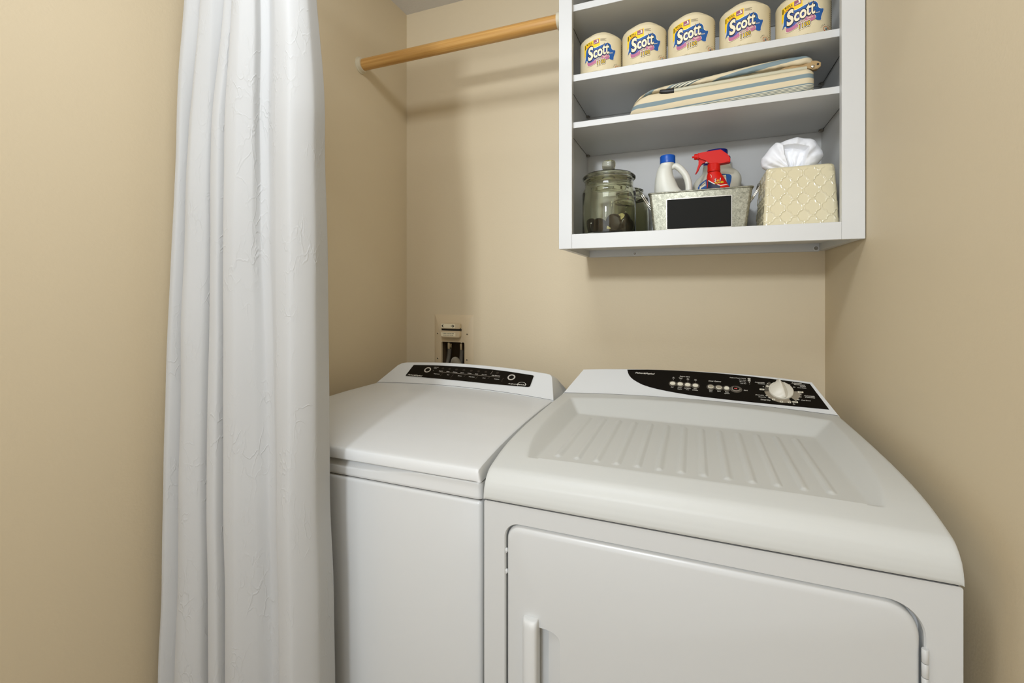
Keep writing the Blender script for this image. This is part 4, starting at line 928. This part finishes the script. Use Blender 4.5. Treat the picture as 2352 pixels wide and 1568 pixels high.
# ---------------------------------------------------------------- glass jars
FZ = 1.4582
def jar_mesh(r, h, neck_r, neck_h, wall=0.003):
    out = [(r * 0.90, 0.0), (r * 0.97, 0.002), (r, 0.008), (r, h * 0.5), (r, h - 0.018), (r - 0.0015, h - 0.009), (r - 0.005, h - 0.003), (neck_r, h + 0.001), (neck_r, h + neck_h - 0.005), (neck_r + 0.002, h + neck_h - 0.003), (neck_r + 0.002, h + neck_h)]
    inn = [(neck_r - wall, h + neck_h), (neck_r - wall, h + 0.001), (r - 0.005 - wall, h - 0.006), (r - wall, h - 0.016), (r - wall, h * 0.5), (r - wall, 0.014), (r - wall - 0.006, 0.008), (r * 0.5, 0.0075)]
    return out + inn
jar = thing('glass_jar', 'large clear glass canister with round lid knob at the left of the bottom shelf', 'jar', (-0.2400, 1.401, FZ))
JC = (-0.2400, 1.4010, FZ)
lathe('jar_body', jar_mesh(0.0790, 0.1500, 0.0715, 0.024), JC, 'glass', jar, n=96)
lid = lathe('jar_lid', [(0.0775, 0.1770), (0.0785, 0.1790), (0.0785, 0.1825), (0.0770, 0.1850), (0.0700, 0.1885), (0.0690, 0.1905), (0.0560, 0.1945), (0.0300, 0.1985), (0.0150, 0.2000), (0.0130, 0.2010), (0.0020, 0.2010), (0.0020, 0.1960), (0.0300, 0.1940), (0.0560, 0.1895), (0.0640, 0.1850), (0.0640, 0.1640), (0.0655, 0.1620), (0.0680, 0.1640), (0.0680, 0.1762)], JC, 'glass', jar, n=96, cap0=True, cap1=False)
lathe('knob', [(0.0125, 0.2012), (0.0150, 0.2060), (0.0195, 0.2110), (0.0205, 0.2190), (0.0205, 0.2260), (0.0180, 0.2320), (0.0090, 0.2335)], JC, 'glass', lid, n=48)
jar2 = thing('glass_jar', 'smaller glass canister half hidden behind the big jar and metal bin', 'jar', (-0.197, 1.548, FZ))
J2 = (-0.1970, 1.5480, FZ)
lathe('jar_body', jar_mesh(0.0600, 0.1480, 0.0400, 0.014), J2, 'glass', jar2, n=72)
l2 = lathe('jar_lid', [(0.0300, 0.1640), (0.0425, 0.1640), (0.0435, 0.1665), (0.0425, 0.1700), (0.0300, 0.1760), (0.0120, 0.1790), (0.0110, 0.1850), (0.0030, 0.1860)], J2, 'glass', jar2, n=64)
# capsules in the jar
def capsule():
    root = thing('detergent_capsule', 'x', 'capsule')
    lathe('film_body', [(0.012, -0.0125), (0.0205, -0.0105), (0.0235, -0.005), (0.0240, 0.002), (0.0228, 0.0075), (0.0190, 0.0115), (0.0150, 0.0130)], (0, 0, 0), 'capsule', root, n=28)
    lathe('cream_top', [(0.0150, 0.0130), (0.0140, 0.0150), (0.0090, 0.0165), (0.0030, 0.0170)], (0, 0, 0), 'capsule_lid', root, n=28)
    return root
cp = capsule(); cch = list(cp.children)
random.seed(5)
spots = [(-0.2860, 1.3760, 0.0370, 78, 118), (-0.2610, 1.3560, 0.0330, 80, 160), (-0.2400, 1.3720, 0.0275, 50, 20), (-0.2190, 1.3620, 0.0440, 72, 172), (-0.1890, 1.3880, 0.0360, 84, -150), (-0.1970, 1.3730, 0.0490, 52, -30), (-0.2330, 1.4080, 0.0330, 75, 150), (-0.2780, 1.4230, 0.0330, 70, 10), (-0.1900, 1.4300, 0.0280, 25, 0), (-0.2330, 1.4480, 0.0280, 35, 90)]
clab = ['dark capsule standing against the left side of the big glass jar', 'dark capsule second from the left at the front of the big jar', 'capsule lying lowest at the jar front centre, cream spot facing out', 'dark brown capsule standing upright in the middle of the big jar', 'dark capsule standing on edge against the right side of the jar', 'capsule with cream top tilted up, highest at the right of the jar', 'dark capsule behind the upright middle one in the jar', 'dark capsule at the back left of the big jar', 'dark capsule lying at the back right of the big jar', 'dark capsule farthest back in the centre of the big jar']
for i, (x, y, z, tilt, az) in enumerate(spots):
    if i == 0: c_ = cp
    else:
        c_ = cp.copy(); COL.objects.link(c_)
        for q in cch: d_ = q.copy(); COL.objects.link(d_); d_.parent = c_
    c_.location = (x, y, FZ + z); c_.rotation_euler = (math.radians(tilt), 0, math.radians(az))
    c_['label'] = clab[i]; c_['group'] = 'dark capsules inside the glass jar'

# ---------------------------------------------------------------- galvanised bin
bin_ = thing('galvanised_bin', 'galvanised metal bin with chalkboard front and wire handles on the bottom shelf', 'bin', (0.010, 1.42, FZ))
by0, by1 = 1.333, 1.565
def bin_ring(bm, z, x0, x1, y0, y1, r=0.008):
    return [bm.verts.new((x, y, z)) for x, y in round_rect(x0, x1, y0, y1, r, 4)]
bm = bmesh.new(); th_ = 0.001
L0 = bin_ring(bm, FZ, -0.1065, 0.1260, by0 + 0.006, by1 - 0.014); L1 = bin_ring(bm, 1.5690, -0.1180, 0.1405, by0, by1)
L2 = bin_ring(bm, 1.5690, -0.1180 + th_, 0.1405 - th_, by0 + th_, by1 - th_); L3 = bin_ring(bm, FZ + 0.001, -0.1065 + th_, 0.1260 - th_, by0 + 0.006 + th_, by1 - 0.014 - th_)
bm.faces.new(L0[::-1]); bridge(bm, L0, L1); bridge(bm, L1, L2); bridge(bm, L2, L3); bm.faces.new(L3)
from_bm('bin_body', bm, 'galv', bin_, 35)
bm = bmesh.new(); rp = [Vector((x, y, 1.5700)) for x, y in round_rect(-0.1190, 0.1415, by0 - 0.001, by1 + 0.001, 0.008, 4)]; add_tube(bm, rp + [rp[0]], 0.0022, 8, False); from_bm('rolled_rim', bm, 'galv', bin_, 60)
fy = lambda z: by0 + 0.006 * (1.569 - z) / (1.569 - FZ) - 0.0008
bm = bmesh.new(); add_prism(bm, round_rect(-0.0720, 0.0918, 1.4675, 1.5515, 0.003, 3), lambda x, z: (x, fy(z) - 0.0022, z), lambda x, z: (x, fy(z) + 0.0005, z)); pf = from_bm('plate_frame', bm, 'steel', bin_)
bm = bmesh.new(); add_prism(bm, round_rect(-0.0697, 0.0895, 1.4698, 1.5492, 0.0015, 2), lambda x, z: (x, fy(z) - 0.0028, z), lambda x, z: (x, fy(z) - 0.001, z)); from_bm('chalkboard', bm, 'chalk', pf)
for s_, xe, label in ((-1, -0.1165, ''), (1, 0.1390, '')):
    yb_ = (by0 + by1) / 2
    bm = bmesh.new(); pts = spline([(xe - s_ * 0.0025, yb_ - 0.040, 1.545), (xe + s_ * 0.012, yb_ - 0.040, 1.562), (xe + s_ * 0.029, yb_ - 0.034, 1.590), (xe + s_ * 0.034, yb_ - 0.012, 1.598), (xe + s_ * 0.034, yb_ + 0.012, 1.598), (xe + s_ * 0.029, yb_ + 0.034, 1.590), (xe + s_ * 0.012, yb_ + 0.040, 1.562), (xe - s_ * 0.0025, yb_ + 0.040, 1.545)])
    if s_ > 0: pts = [Vector((min(p.x, 0.1660), p.y, p.z)) for p in pts]
    add_tube(bm, pts, 0.0016, 10); add_tube(bm, [p + Vector((s_ * 0.0036, 0, -0.0030)) if s_ < 0 else p + Vector((0.0, 0, -0.0048)) for p in pts], 0.0016, 10); from_bm('handle', bm, 'chrome', bin_, 60)

# ---------------------------------------------------------------- bottles in the bin
def loft(bm, secs, n_=36, p=2.3):
    """secs: (z, xl, xr, y centre, y half)"""
    rings = []
    for z, xl, xr, yc, yh in secs:
        cx, rx = (xl + xr) / 2, (xr - xl) / 2; ring = []
        for i in range(n_):
            a = 2 * math.pi * i / n_; c_, s_ = math.cos(a), math.sin(a)
            ring.append(bm.verts.new((cx + rx * math.copysign(abs(c_) ** (2 / p), c_), yc + yh * math.copysign(abs(s_) ** (2 / p), s_), z)))
        rings.append(ring)
    for a_, b_ in zip(rings, rings[1:]):
        for i in range(n_): bm.faces.new((a_[i], a_[(i + 1) % n_], b_[(i + 1) % n_], b_[i]))
    bm.faces.new(rings[0][::-1]); bm.faces.new(rings[-1])
BZ0 = FZ + 0.0012
def smooth_secs(s, k=4):
    out = []; A_ = [Vector(q[:3]) for q in s]; B_ = [Vector((q[3], q[4], 0)) for q in s]
    a = spline(A_, k); b_ = spline(B_, k); return [(p.x, p.y, p.z, q.x, q.y) for p, q in zip(a, b_)]
def surf(secs, p=2.3):
    """front surface of a lofted bottle: returns f(x, z, out) -> point"""
    sec = sorted(secs)
    def f(x, z, out):
        z_ = max(sec[0][0], min(sec[-1][0], z))
        for a, b_ in zip(sec, sec[1:]):
            if z_ <= b_[0]: break
        t = (z_ - a[0]) / max(1e-9, b_[0] - a[0]); xl, xr, yc, yh = [a[i] + (b_[i] - a[i]) * t for i in (1, 2, 3, 4)]
        u = (x - (xl + xr) / 2) / ((xr - xl) / 2); u = max(-0.985, min(0.985, u)); x = (xl + xr) / 2 + u * (xr - xl) / 2
        return Vector((x, yc - yh * (1 - abs(u) ** p) ** (1 / p) - out, z))
    return f
def project(bm, f, x0, x1, z0, z1, step=0.003):
    x = x0
    while x < x1:
        bmesh.ops.bisect_plane(bm, geom=bm.verts[:] + bm.edges[:] + bm.faces[:], plane_co=(x, 0, 0), plane_no=(1, 0, 0)); x += step
    z = z0
    while z < z1:
        bmesh.ops.bisect_plane(bm, geom=bm.verts[:] + bm.edges[:] + bm.faces[:], plane_co=(0, 0, z), plane_no=(0, 0, 1)); z += step
    for v_ in bm.verts: v_.co = f(v_.co.x, v_.co.z, v_.co.y)
jug = thing('detergent_bottle', 'white plastic bottle with side grip and bright blue cap in metal bin', 'bottle', (-0.055, 1.42, BZ0))
bm = bmesh.new(); loft(bm, smooth_secs([(BZ0, -0.098, -0.012, 1.42, 0.034), (BZ0 + 0.01, -0.103, -0.007, 1.42, 0.037), (1.54, -0.107, -0.006, 1.42, 0.038), (1.575, -0.1092, -0.020, 1.42, 0.038), (1.595, -0.1095, -0.0395, 1.42, 0.037), (1.613, -0.1090, -0.0480, 1.42, 0.0345), (1.633, -0.1065, -0.0560, 1.42, 0.031), (1.652, -0.1020, -0.0600, 1.42, 0.026), (1.664, -0.0965, -0.0585, 1.42, 0.020), (1.672, -0.0925, -0.0535, 1.42, 0.0195)]))
jb = from_bm('bottle_body', bm, 'hdpe', jug, 50)
bm = bmesh.new(); add_tube(bm, spline([(-0.066, 1.42, 1.656), (-0.055, 1.42, 1.662), (-0.045, 1.42, 1.6595), (-0.032, 1.42, 1.646), (-0.021, 1.42, 1.628), (-0.0155, 1.42, 1.606), (-0.0150, 1.42, 1.580), (-0.018, 1.42, 1.550)]), [0.006 + 0.0035 * min(1, i / 12) for i in range(57)], 18); from_bm('grip', bm, 'hdpe', jb, 60)
lathe('cap', [(0.0212, 1.671), (0.0216, 1.673), (0.0214, 1.691), (0.0200, 1.6935), (0.012, 1.694)], (-0.0728, 1.42, 0), 'bluecap', jug, n=40)
jug_b = thing('stain_remover_jug', 'ivory plastic jug with dark blue cap behind the red spray bottle', 'bottle', (0.062, 1.50, BZ0))
bm = bmesh.new(); JS = smooth_secs([(BZ0, 0.002, 0.120, 1.508, 0.036), (BZ0 + 0.01, -0.003, 0.1240, 1.508, 0.039), (1.56, -0.004, 0.1245, 1.508, 0.039), (1.600, -0.0045, 0.1250, 1.508, 0.039), (1.618, -0.0040, 0.1280, 1.508, 0.0385), (1.632, 0.0030, 0.1285, 1.508, 0.037), (1.645, 0.0165, 0.1240, 1.508, 0.034), (1.655, 0.0220, 0.1160, 1.508, 0.031), (1.663, 0.0230, 0.1030, 1.508, 0.028), (1.672, 0.0240, 0.1010, 1.508, 0.026), (1.684, 0.0300, 0.0960, 1.508, 0.024)]); loft(bm, JS)
jb2 = from_bm('jug_body', bm, 'hdpe2', jug_b, 50)
lathe('cap', [(0.0365, 1.672), (0.0372, 1.674), (0.0372, 1.697), (0.0355, 1.699), (0.0300, 1.700), (0.0298, 1.716), (0.0285, 1.7195), (0.018, 1.7205)], (0.0622, 1.508, 0), 'darkbluecap', jug_b, n=44, sy=0.78)
bm = bmesh.new(); shp = [(0.0095, 1.560), (0.0097, 1.6080), (0.0135, 1.6150), (0.0235, 1.6230), (0.040, 1.6330), (0.060, 1.6405), (0.079, 1.6405), (0.094, 1.6385), (0.0985, 1.6355), (0.1002, 1.6310), (0.0988, 1.6190), (0.0955, 1.6050), (0.093, 1.560)]
fo = lambda k: (lambda x, z: Vector((x, k, z)))
poly(bm, shp, fo(0.0006), 0)
poly(bm, [(0.0125, 1.5900), (0.0150, 1.6110), (0.0300, 1.6235), (0.0330, 1.5900)], fo(0.0010), 1)
poly(bm, [(0.0180, 1.6040), (0.0330, 1.6110), (0.0330, 1.5950), (0.0180, 1.5880)], fo(0.0013), 0)
poly(bm, [(0.060, 1.5950), (0.060, 1.6370), (0.0850, 1.6365), (0.0880, 1.5950)], fo(0.0010), 1)
put_text(bm, 'KILLS', 0.0170, 1.6085, 0.0046, fo(0.0016), 'L', 0.03, 0.2, 0.0150, math.radians(33), 2)
put_text(bm, '99.9%', 0.0775, 1.6290, 0.0030, fo(0.0016), 'L', 0.0, 0.2, 0.0075, 0, 2)
project(bm, surf(JS), 0.0, 0.11, 1.56, 1.66)
from_bm('jug_label', bm, ['blue', 'cream_ink', 'darkink', 'navy'], jb2, False, False)

spray = thing('spray_bottle', 'red trigger spray bottle standing in the metal bin', 'spray bottle', (0.055, 1.395, BZ0))
SY = 1.395
bm = bmesh.new(); SS = smooth_secs([(BZ0, 0.028, 0.098, SY, 0.024), (BZ0 + 0.008, 0.024, 0.102, SY, 0.027), (1.54, 0.024, 0.099, SY, 0.027), (1.575, 0.0290, 0.0930, SY, 0.0245), (1.5907, 0.0315, 0.0862, SY, 0.0225), (1.6057, 0.0318, 0.0790, SY, 0.0205), (1.6170, 0.0316, 0.0725, SY, 0.0185), (1.6275, 0.0342, 0.0664, SY, 0.0160)]); loft(bm, SS)
sbod = from_bm('bottle_body', bm, 'red', spray, 50)
spf = lambda k: (lambda x, z: Vector((x, k + 0.0002, z)))
bm = bmesh.new()
poly(bm, [(0.0300, 1.5750), (0.0300, 1.6020), (0.0335, 1.6045), (0.0365, 1.6035), (0.0440, 1.5970), (0.0509, 1.5915), (0.0656, 1.5862), (0.0640, 1.5750)], spf(0.0001), 3)
put_text(bm, '5', 0.0500, 1.5975, 0.0085, spf(0.0006), 'L', 0.08, 0.25, 0.0068, 0.08, 2); put_text(bm, '5', 0.0505, 1.5980, 0.0078, spf(0.0012), 'L', 0.02, 0.25, 0.0056, 0.08, 0)
put_text(bm, '1', 0.0628, 1.5993, 0.0085, spf(0.0006), 'L', 0.09, 0.25, 0.0060, 0.08, 2); put_text(bm, '1', 0.0635, 1.5998, 0.0078, spf(0.0012), 'L', 0.04, 0.25, 0.0040, 0.08, 0)
put_text(bm, '-IN-', 0.0565, 1.5990, 0.0038, spf(0.0012), 'L', 0.03, 0.1, 0.0070, 0.08, 1)
put_text(bm, 'POWER', 0.0515, 1.5912, 0.0056, spf(0.0006), 'L', 0.07, 0.2, 0.0228, 0.09, 2); put_text(bm, 'POWER', 0.0520, 1.5916, 0.0050, spf(0.0012), 'L', 0.02, 0.2, 0.0218, 0.09, 1)
poly(bm, [(0.0350, 1.6035), (0.0362, 1.6050), (0.0465, 1.5965), (0.0520, 1.5925), (0.0515, 1.5905), (0.0440, 1.5955)], spf(0.0004), 0)
poly(bm, [(0.0590, 1.5900), (0.0660, 1.5872), (0.0860, 1.5905), (0.0862, 1.5885), (0.0662, 1.5850), (0.0580, 1.5882)], spf(0.0004), 0)
ar = [(0.0385 + 0.0052 * math.cos(math.radians(a)), 1.6140 + 0.0062 * math.sin(math.radians(a))) for a in range(70, -40, -12)]
poly(bm, ar + [(x - 0.0009, y - 0.0003) for x, y in ar[::-1]], spf(0.0004), 0)
project(bm, surf(SS), 0.02, 0.10, 1.575, 1.63)
from_bm('bottle_label', bm, ['ink', 'yellow', 'darkink', 'navy'], sbod, False, False)
bm = bmesh.new(); nC = 40; rings = []
for r, z in ((0.0162, 1.6290), (0.0166, 1.6300), (0.0166, 1.6345), (0.0160, 1.6350), (0.0160, 1.6500), (0.0150, 1.6515)):
    rings.append([bm.verts.new((0.0500 + r * (1 + (0.02 if (i % 2 and 1.634 < z < 1.651) else 0)) * math.cos(2 * math.pi * i / 80), SY + r * (1 + (0.02 if (i % 2 and 1.634 < z < 1.651) else 0)) * math.sin(2 * math.pi * i / 80), z)) for i in range(80)])
for a_, b_ in zip(rings, rings[1:]):
    for i in range(80): bm.faces.new((a_[i], a_[(i + 1) % 80], b_[(i + 1) % 80], b_[i]))
bm.faces.new(rings[0][::-1]); bm.faces.new(rings[-1]); from_bm('collar', bm, 'red', spray, 20)
bm = bmesh.new(); add_prism(bm, [(0.0085, 1.6839), (0.029, 1.6852), (0.0671, 1.6880), (0.0839, 1.6735), (0.0895, 1.6650), (0.0911, 1.6590), (0.0905, 1.6510), (0.0679, 1.6492), (0.0655, 1.6490), (0.0400, 1.6492), (0.0370, 1.6560), (0.0306, 1.6627), (0.0188, 1.6682), (0.0085, 1.6685)], lambda x, z: (x, SY - 0.0115, z), lambda x, z: (x, SY + 0.0115, z), 0.0022, 3)
hd = from_bm('trigger_head', bm, 'red', spray, 35)
lathe('nozzle', [(0.0080, 0.0100), (0.0082, 0.0020), (0.0072, -0.0008), (0.0028, -0.0012), (0.0026, -0.0062)][::-1], (0, SY, 1.6763), 'red', hd, axis='X', n=24)
bm = bmesh.new(); add_prism(bm, [(0.0108, 1.6690), (0.0200, 1.6690), (0.0330, 1.6640), (0.0300, 1.6578), (0.0188, 1.6554), (0.0156, 1.6489), (0.01, 1.6357), (0.0040, 1.6273), (0.0024, 1.6290), (0.0077, 1.6394), (0.0104, 1.6528)], lambda x, z: (x, SY - 0.0060, z), lambda x, z: (x, SY + 0.0060, z), 0.0014, 2); from_bm('trigger', bm, 'red', hd, 35)
box('piston', (0.028, 0.041, SY - 0.004, SY + 0.004, 1.6560, 1.6630), 'rubberwhite', hd)

# ---------------------------------------------------------------- tissue box cover
tb = thing('tissue_box_cover', 'cream ceramic tissue box cover with raised quatrefoil lattice on the right', 'tissue box', (0.245, 1.41, FZ))
HT = 0.1575
def quat(u, w):
    """relief height in metres of the lattice at (u, w)"""
    h = 0.0
    P_ = 0.0370; Q_ = 0.0430
    uu = (u / P_) - math.floor(u / P_) - 0.5; ww = (w / Q_) - math.floor(w / Q_) - 0.5
    x, y = uu * P_, ww * Q_ * 0.87
    r = math.hypot(x, y); th = math.atan2(y, x)
    R_ = 0.0158 + 0.0021 * math.cos(4 * th) - 0.0007 * math.cos(8 * th)
    d_ = r - R_
    h += 0.0013 * math.exp(-(d_ / 0.0011) ** 2)
    h += 0.0006 / (1 + math.exp(d_ / 0.0006))
    # small rings joining the quatrefoils above and below
    y2 = (0.5 - abs(ww)) * Q_; d2 = math.hypot(x, y2) - 0.0026
    h = max(h, 0.0016 * math.exp(-(d2 / 0.0009) ** 2))
    # pairs of short links at the waist
    x3 = (0.5 - abs(uu)) * P_; d3 = math.hypot(x3, y) - 0.0020
    h = max(h, 0.0008 * math.exp(-(d3 / 0.0010) ** 2))
    return h
def tb_half(z): return 0.0835 - 0.0085 * (z / HT)
bm = bmesh.new(); TX, TY = 0.2460, 1.4150
def side_param(s, z):
    """rounded square plan; s in [0,4) runs front -> right -> back -> left"""
    hw = tb_half(z) - 0.001; rc = 0.010 + (0.006 if z > HT - 0.02 else 0)
    top = 0.0
    if z > HT - 0.008: q = (z - (HT - 0.008)) / 0.008; top = 0.008 * (1 - math.sqrt(max(0, 1 - q * q)))
    hw -= top; side = int(s) % 4; u = (s - int(s)) * 2 - 1
    x = u * hw; y = -hw
    # corner rounding
    d_ = hw - abs(x)
    if d_ < rc: y += (rc - math.sqrt(max(0, rc * rc - (rc - d_) ** 2))) * 0.42; x *= 1 - 0.0 
    ang = side * math.pi / 2
    nx_, ny_ = math.sin(0) , -1
    h = quat(u * 0.0785 + TX - 0.197 + 0.0185, z - 0.1368 + 0.0215) * min(1, max(0, (HT - 0.004 - z) / 0.006)) * min(1, d_ / 0.004 + 0.15)
    y -= h
    c_, s_ = math.cos(ang), math.sin(ang)
    return Vector((TX + x * c_ - y * s_, TY + x * s_ + y * c_, FZ + z))
NSQ, NZQ = 150, 150; rings = []
for j in range(NZQ + 1):
    z = HT * j / NZQ; rings.append([bm.verts.new(side_param(k / NSQ, z)) for k in range(4 * NSQ)])
for a_, b_ in zip(rings, rings[1:]):
    n_ = len(a_)
    for i in range(n_): bm.faces.new((a_[i], a_[(i + 1) % n_], b_[(i + 1) % n_], b_[i]))
# top with oval opening
oval = []
n_ = 4 * NSQ
for i in range(n_):
    v_ = rings[-1][i].co - Vector((TX, TY, 0)); a = math.atan2(v_.y, v_.x); oval.append(bm.verts.new((TX + 0.050 * math.cos(a), TY + 0.030 * math.sin(a), FZ + HT + 0.0005)))
o2 = [bm.verts.new((p.co.x, p.co.y, FZ + HT - 0.006)) for p in oval]
for A_, B_ in ((rings[-1], oval), (oval, o2)):
    for i in range(n_): bm.faces.new((A_[i], A_[(i + 1) % n_], B_[(i + 1) % n_], B_[i]))
from_bm('cover', bm, 'ceramic', tb, 60)
# tissue: crumpled sheet puffed out over the opening, folded open towards the room
out_t = [(0.2150, 1.6020), (0.1960, 1.6170), (0.1790, 1.6240), (0.1690, 1.6320), (0.1660, 1.6440), (0.1675, 1.6560), (0.1753, 1.6649), (0.1874, 1.6823), (0.2009, 1.6952), (0.2113, 1.6932), (0.226, 1.699), (0.2436, 1.7028), (0.2508, 1.7039), (0.2652, 1.6993), (0.2809, 1.6965), (0.2908, 1.6912), (0.2993, 1.6762), (0.3077, 1.662), (0.3105, 1.6502), (0.3077, 1.6423), (0.2960, 1.6270), (0.2780, 1.6120), (0.2600, 1.6020)]
def resample(pts, n):
    P = [Vector((x, z, 0)) for x, z in pts]; P.append(P[0]); d = [0]
    for p, q in zip(P, P[1:]): d.append(d[-1] + (q - p).length)
    o = []
    for i in range(n):
        t = d[-1] * i / n; j = max(k for k in range(len(d)) if d[k] <= t + 1e-12); j = min(j, len(P) - 2)
        o.append(P[j].lerp(P[j + 1], (t - d[j]) / (d[j + 1] - d[j])))
    return o
NA, NR = 160, 46; ring_o = resample(out_t, NA); ctr = Vector((0.2400, 1.6480, 0))
REC = [(0.2175, 1.6790), (0.2300, 1.6800), (0.2500, 1.6760), (0.2720, 1.6690), (0.2660, 1.6450), (0.2600, 1.6150), (0.2350, 1.6100), (0.2270, 1.6280), (0.2190, 1.6560)]
def sd_poly(px, pz, poly_):
    d = 1e9; ins = False; n = len(poly_)
    for i in range(n):
        x0, z0 = poly_[i]; x1, z1 = poly_[(i + 1) % n]; ex, ez = x1 - x0, z1 - z0
        t = max(0, min(1, ((px - x0) * ex + (pz - z0) * ez) / (ex * ex + ez * ez))); d = min(d, math.hypot(px - x0 - t * ex, pz - z0 - t * ez))
        if (z0 > pz) != (z1 > pz) and px < (x1 - x0) * (pz - z0) / (z1 - z0) + x0: ins = not ins
    return -d if ins else d
def tis(i, rho, sgn):
    p = ctr.lerp(ring_o[i % NA], rho); x, z = p.x, p.y
    y = 1.405 + sgn * 0.034 * max(0.0, 1 - rho ** 2.6) ** 0.55
    th = math.atan2(z - 1.606, x - 0.240)
    k = math.sin(math.pi * min(1, rho)) 
    fold = 0.0020 * math.sin(th * 13 + 0.8) + 0.0014 * math.sin(th * 23 + 2.0 * rho * 3) + 0.0032 * (abs(noise.noise(Vector((x * 34, z * 34, 1.3)))) - 0.15) + 0.0016 * noise.noise(Vector((x * 90, z * 90, 4.3)))
    y += sgn * fold * min(1, (1 - rho) * 6)
    if sgn < 0:
        d = sd_poly(x, z, REC)
        if d < 0.002: y += 0.026 * min(1.0, max(0, (0.002 - d)) / 0.0055) * (0.75 + 0.25 * min(1, (z - 1.606) / 0.06)) * min(1, (1 - rho) * 5)
    return Vector((x, y, z))
bm = bmesh.new(); fr_, bk_ = [], []
edge = [bm.verts.new(tis(i, 1.0, -1)) for i in range(NA)]
for sgn, L_ in ((-1, fr_), (1, bk_)):
    L_.append(edge)
    for j in range(1, NR): L_.append([bm.verts.new(tis(i, 1 - j / NR, sgn)) for i in range(NA)])
    for a_, b_ in zip(L_, L_[1:]):
        for i in range(NA): bm.faces.new((a_[i], a_[(i + 1) % NA], b_[(i + 1) % NA], b_[i]))
    bm.faces.new(L_[-1])
ts = from_bm('tissue', bm, 'tissue', None, 42); tag(ts, 'crumpled white tissue sheet puffed up over the cream box cover', 'tissue')
